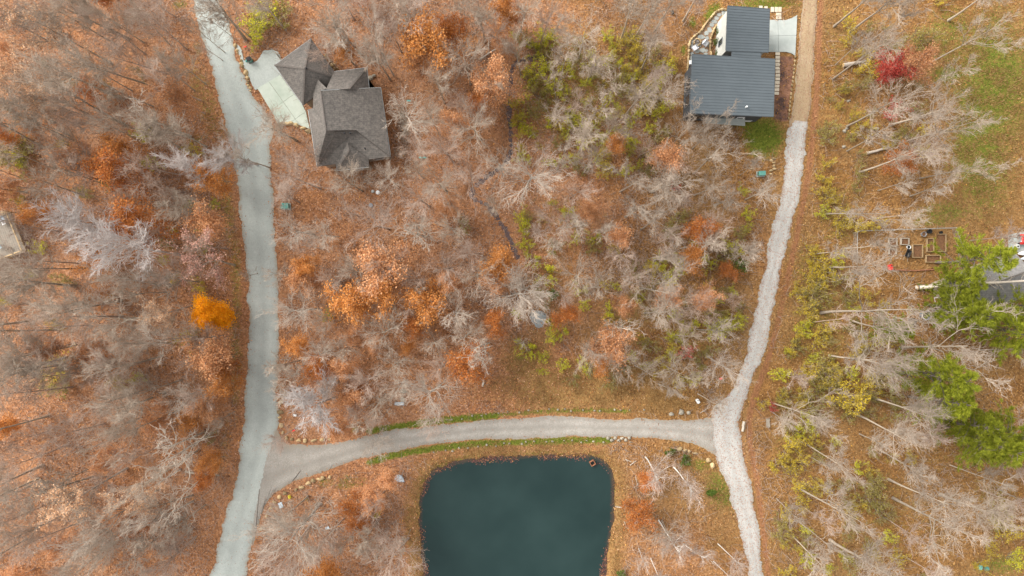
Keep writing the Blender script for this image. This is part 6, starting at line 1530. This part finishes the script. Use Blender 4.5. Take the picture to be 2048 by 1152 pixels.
# ------------------------------------------------------------------ logs and fallen branches
def log(px0, py0, px1, py1, r0, r1, mat, label, limbs=0, name='fallen_log', z=.0):
    x0, y0 = at(px0, py0); x1, y1 = at(px1, py1)
    t = thing(name, label, 'log' if not limbs else 'branch', (x0, y0, gz(x0, y0)))
    L = math.hypot(x1 - x0, y1 - y0); g = np.random.default_rng(int(px0 * 7 + py0)); k = 8; s = np.linspace(0, 1, k)
    P = np.zeros((1, k, 3)); P[0, :, 0] = s * (x1 - x0); P[0, :, 1] = s * (y1 - y0); P[0, :, 2] = r0 + .04 + z * s
    P[0, 1:-1] += g.normal(0, L * .012, (k - 2, 3)) * [1, 1, .3]
    RR = np.linspace(r0, r1, k)[None]
    V, Fq = tubes(P, RR, 8)
    me = mesh_np('trunk', V, Fq, [M[mat]], True); link('trunk', me, t)
    bm = bmesh.new(); a = Vector(P[0, 1] - P[0, 0]).normalized(); bm_cyl(bm, Vector(P[0, 0]), r0 * .97, r0 * .97, .03, 8, a.to_track_quat('Z', 'Y').to_matrix().to_4x4()); link('cut_end', bm_mesh('cut_end', bm, M['wood']), t)
    if limbs:
        P2, R2, L2_ = grow(g, P, RR, np.array([L]), limbs, .25, 1.0, .7, .4, 4, .05, .08, .6, .4, .02)
        P3, R3, L3_ = grow(g, P2, R2, L2_, 4, .2, 1.0, .6, .5, 3, .05, .08, .7, .5, .018)
        P2[:, :, 2] = np.abs(P2[:, :, 2]) + .03; P3[:, :, 2] = np.abs(P3[:, :, 2]) + .03
        V, Fq = join([tubes(P2, R2, 4), tubes(P3, R3, 3)]); link('branch', mesh_np('branch', V, Fq, [M[mat]]), t)
log(1686, 131, 1733, 123, .30, .16, 'bark_pale', 'thick pale fallen log left of the crimson trees')
log(1730, 308, 1775, 296, .2, .12, 'bark_pale', 'pale fallen log in leaves below the crimson trees')
log(959, 120, 1022, 80, .12, .05, 'bark_dead', 'bleached fallen branch near the upper creek', 7, 'fallen_branch')
log(1487, 842, 1484, 862, .2, .17, 'bark_dead', 'short white log on the edge of the right junction')
log(1260, 930, 1272, 921, .07, .03, 'bark_dead', 'short white stick right of the pond corner', 3, 'fallen_branch')
log(1250, 918, 1262, 923, .06, .03, 'bark_dead', 'thin white stick nearest the pond corner', 2, 'fallen_branch')
log(1243, 1014, 1230, 1012, .09, .05, 'bark_dead', 'white stick at the right bank of the pond', 2, 'fallen_branch')
log(1270, 950, 1276, 975, .05, .02, 'bark_dead', 'thin upright-lying branch below the pond corner sticks', 4, 'fallen_branch')
log(1248, 1042, 1258, 1062, .06, .02, 'bark_grey', 'grey branch on the right bank of the pond', 4, 'fallen_branch')
log(372, 943, 440, 951, .16, .09, 'bark_grey', 'grey log beside the bright orange bush at the road')
log(1832, 575, 1880, 571, .34, .30, 'bark_dark', 'thick dark log at the edge of the pines')
log(1400, 826, 1418, 815, .05, .02, 'bark_dead', 'white twig left of the right junction', 3, 'fallen_branch')
log(965, 772, 972, 742, .14, .08, 'bark_dead', 'bleached broken trunk below the white dead tree', 4, 'fallen_branch')
log(1735, 1000, 1770, 1040, .10, .04, 'bark_grey', 'grey fallen branch in the lower right wood', 6, 'fallen_branch')
log(100, 640, 130, 650, .1, .05, 'bark_dark', 'dark fallen log in the left wood', 3, 'fallen_branch')
log(700, 1010, 690, 990, .05, .03, 'bark_grey', 'thin grey stick below the lane curve', 2, 'fallen_branch')

# leaning dead pine beside the grey roof, nearly level over the pines
x0, y0 = at(1832, 575)
lpn = thing('leaning_snag', 'long bleached leaning trunk crossing the pines toward the grey roof', 'tree', (x0, y0, 0))
g = np.random.default_rng(77); k = 12; s = np.linspace(0, 1, k); tip = Vector((*at(2060, 561, 9.0), 9.0)) - Vector((x0, y0, 0))
P = np.zeros((1, k, 3)); P[0] = np.outer(s, tip); P[0, 1:-1] += g.normal(0, .06, (k - 2, 3)); RR = np.linspace(.30, .10, k)[None]
V, Fq = tubes(P, RR, 8); link('trunk', mesh_np('trunk', V, Fq, [M['bark_dead']], True), lpn)
P2, R2, L2_ = grow(g, P, RR, np.array([14.0]), 22, .35, 1.0, 1.1, .12, 4, .2, .07, .35, .4, .03); P3, R3, L3_ = grow(g, P2, R2, L2_, 3, .2, 1.0, .6, .5, 3, .1, .08, .7, .5, .025)
V, Fq = join([tubes(P2, R2, 4), tubes(P3, R3, 3)]); link('branch', mesh_np('branch', V, Fq, [M['bark_dead']]), lpn)

# upright juniper by the right junction
x, y = at(1414, 986); jn = thing('juniper', 'narrow upright dark green juniper inside the right junction bend', 'shrub', (x, y, gz(x, y)))
g = np.random.default_rng(5); n = 2600; h = 3.0
z = h * g.random(n) ** .8; rr_ = .42 * np.sqrt(g.random(n)) * np.clip(np.sin(np.pi * np.clip(z / h, .06, .97) ** .7), .1, 1); a = g.uniform(0, 6.283, n)
V, Fq = leaf_quads(g, np.c_[rr_ * np.cos(a), rr_ * np.sin(a), z], .13, .3); link('foliage', mesh_np('foliage', V, Fq, [M['leaf_green']]), jn); bar('trunk', (0, 0, 0), (0, 0, 2.2), .05, M['bark_dark'], jn)
jn.rotation_euler = (-.35, .15, 0)

# ------------------------------------------------------------------ timber deck at the left edge
x, y = at(20, 470); dk = thing('timber_deck', 'new timber deck with pale railings at the left edge of the picture', 'deck', (x, y, 0))
LD = lambda px, py, z: Vector((*at(px, py, z), z)) - dk.location
A_, B_, C_, D_ = LD(11, 422.5, 1.9), LD(43, 501, 1.9), LD(-60, 540, 1.9), LD(-92, 462, 1.9)
def railing(a, b, n):
    d = b - a; rz = math.atan2(d.y, d.x); L = Vector((d.x, d.y, 0)).length; m_ = (a + b) / 2
    box('top_rail', (m_.x, m_.y, 1.90), (L + .1, .14, .05), M['wood'], dk, rz, .01); box('bottom_rail', (m_.x, m_.y, 1.08), (L, .06, .09), M['wood'], dk, rz)
    for i in range(n + 1):
        p_ = a.lerp(b, i / n)
        if i % 8 == 0: box('post', (p_.x, p_.y, .93), (.11, .11, 1.86), M['wood'], dk, rz)
        else: box('baluster', (p_.x, p_.y, 1.48), (.045, .045, .76), M['wood_grey'], dk, rz)
railing(A_, B_, 32); railing(B_, C_, 24); railing(D_, A_, 24)
d1, d2 = (B_ - A_), (D_ - A_); nb = 26
for i in range(nb):
    m_ = A_ + d2 * (i + .5) / nb + d1 * .5
    box('deck_board', (m_.x, m_.y, .95), (d2.length / nb - .012, d1.length, .045), M['deck_grey'] if 'deck_grey' in M else M.setdefault('deck_grey', plain('dusty_deck_board', (0.27, 0.23, 0.185), (0.19, 0.165, 0.135), 2, .9, .2, .15, 12, .06)), dk, math.atan2(d2.y, d2.x))
def deck_chair(px, py, mat, label):
    p_ = Vector((*at(px, py, 1.3), .975)); t = thing('folding_chair', label, 'chair', p_, 0.4)
    box('seat', (0, 0, .42), (.5, .48, .05), M[mat], t, 0, .015); box('backrest', (0, .25, .72), (.5, .06, .5), M['pale_blue'], t, 0, .015, rx=.2)
    for s in (-1, 1):
        for q in (-1, 1): bar('leg', (s * .22, q * .2, .4), (s * .26, q * .26, 0), .02, M['trim'], t)
        bar('arm', (s * .28, -.22, .62), (s * .28, .25, .62), .025, M['trim'], t)
deck_chair(7, 437, 'pale_blue', 'pale blue folding chair at the top corner of the timber deck'); deck_chair(8, 446, 'white_paint', 'white folding chair below the pale blue one on the deck'); deck_chair(0, 494, 'pale_blue', 'folding chair at the picture edge on the timber deck')
p_ = Vector((*at(19, 498, 1.1), .975)); t = thing('deck_box', 'small grey crate near the lower deck corner', 'crate', p_, .2)
for k in range(4):
    a = k * math.pi / 2; box('side_board', (.2 * math.cos(a), .2 * math.sin(a), .18), (.03, .43 if k % 2 else .37, .36), M['wood_grey'], t, a)
box('bottom_board', (0, 0, .03), (.36, .36, .04), M['wood_grey'], t)
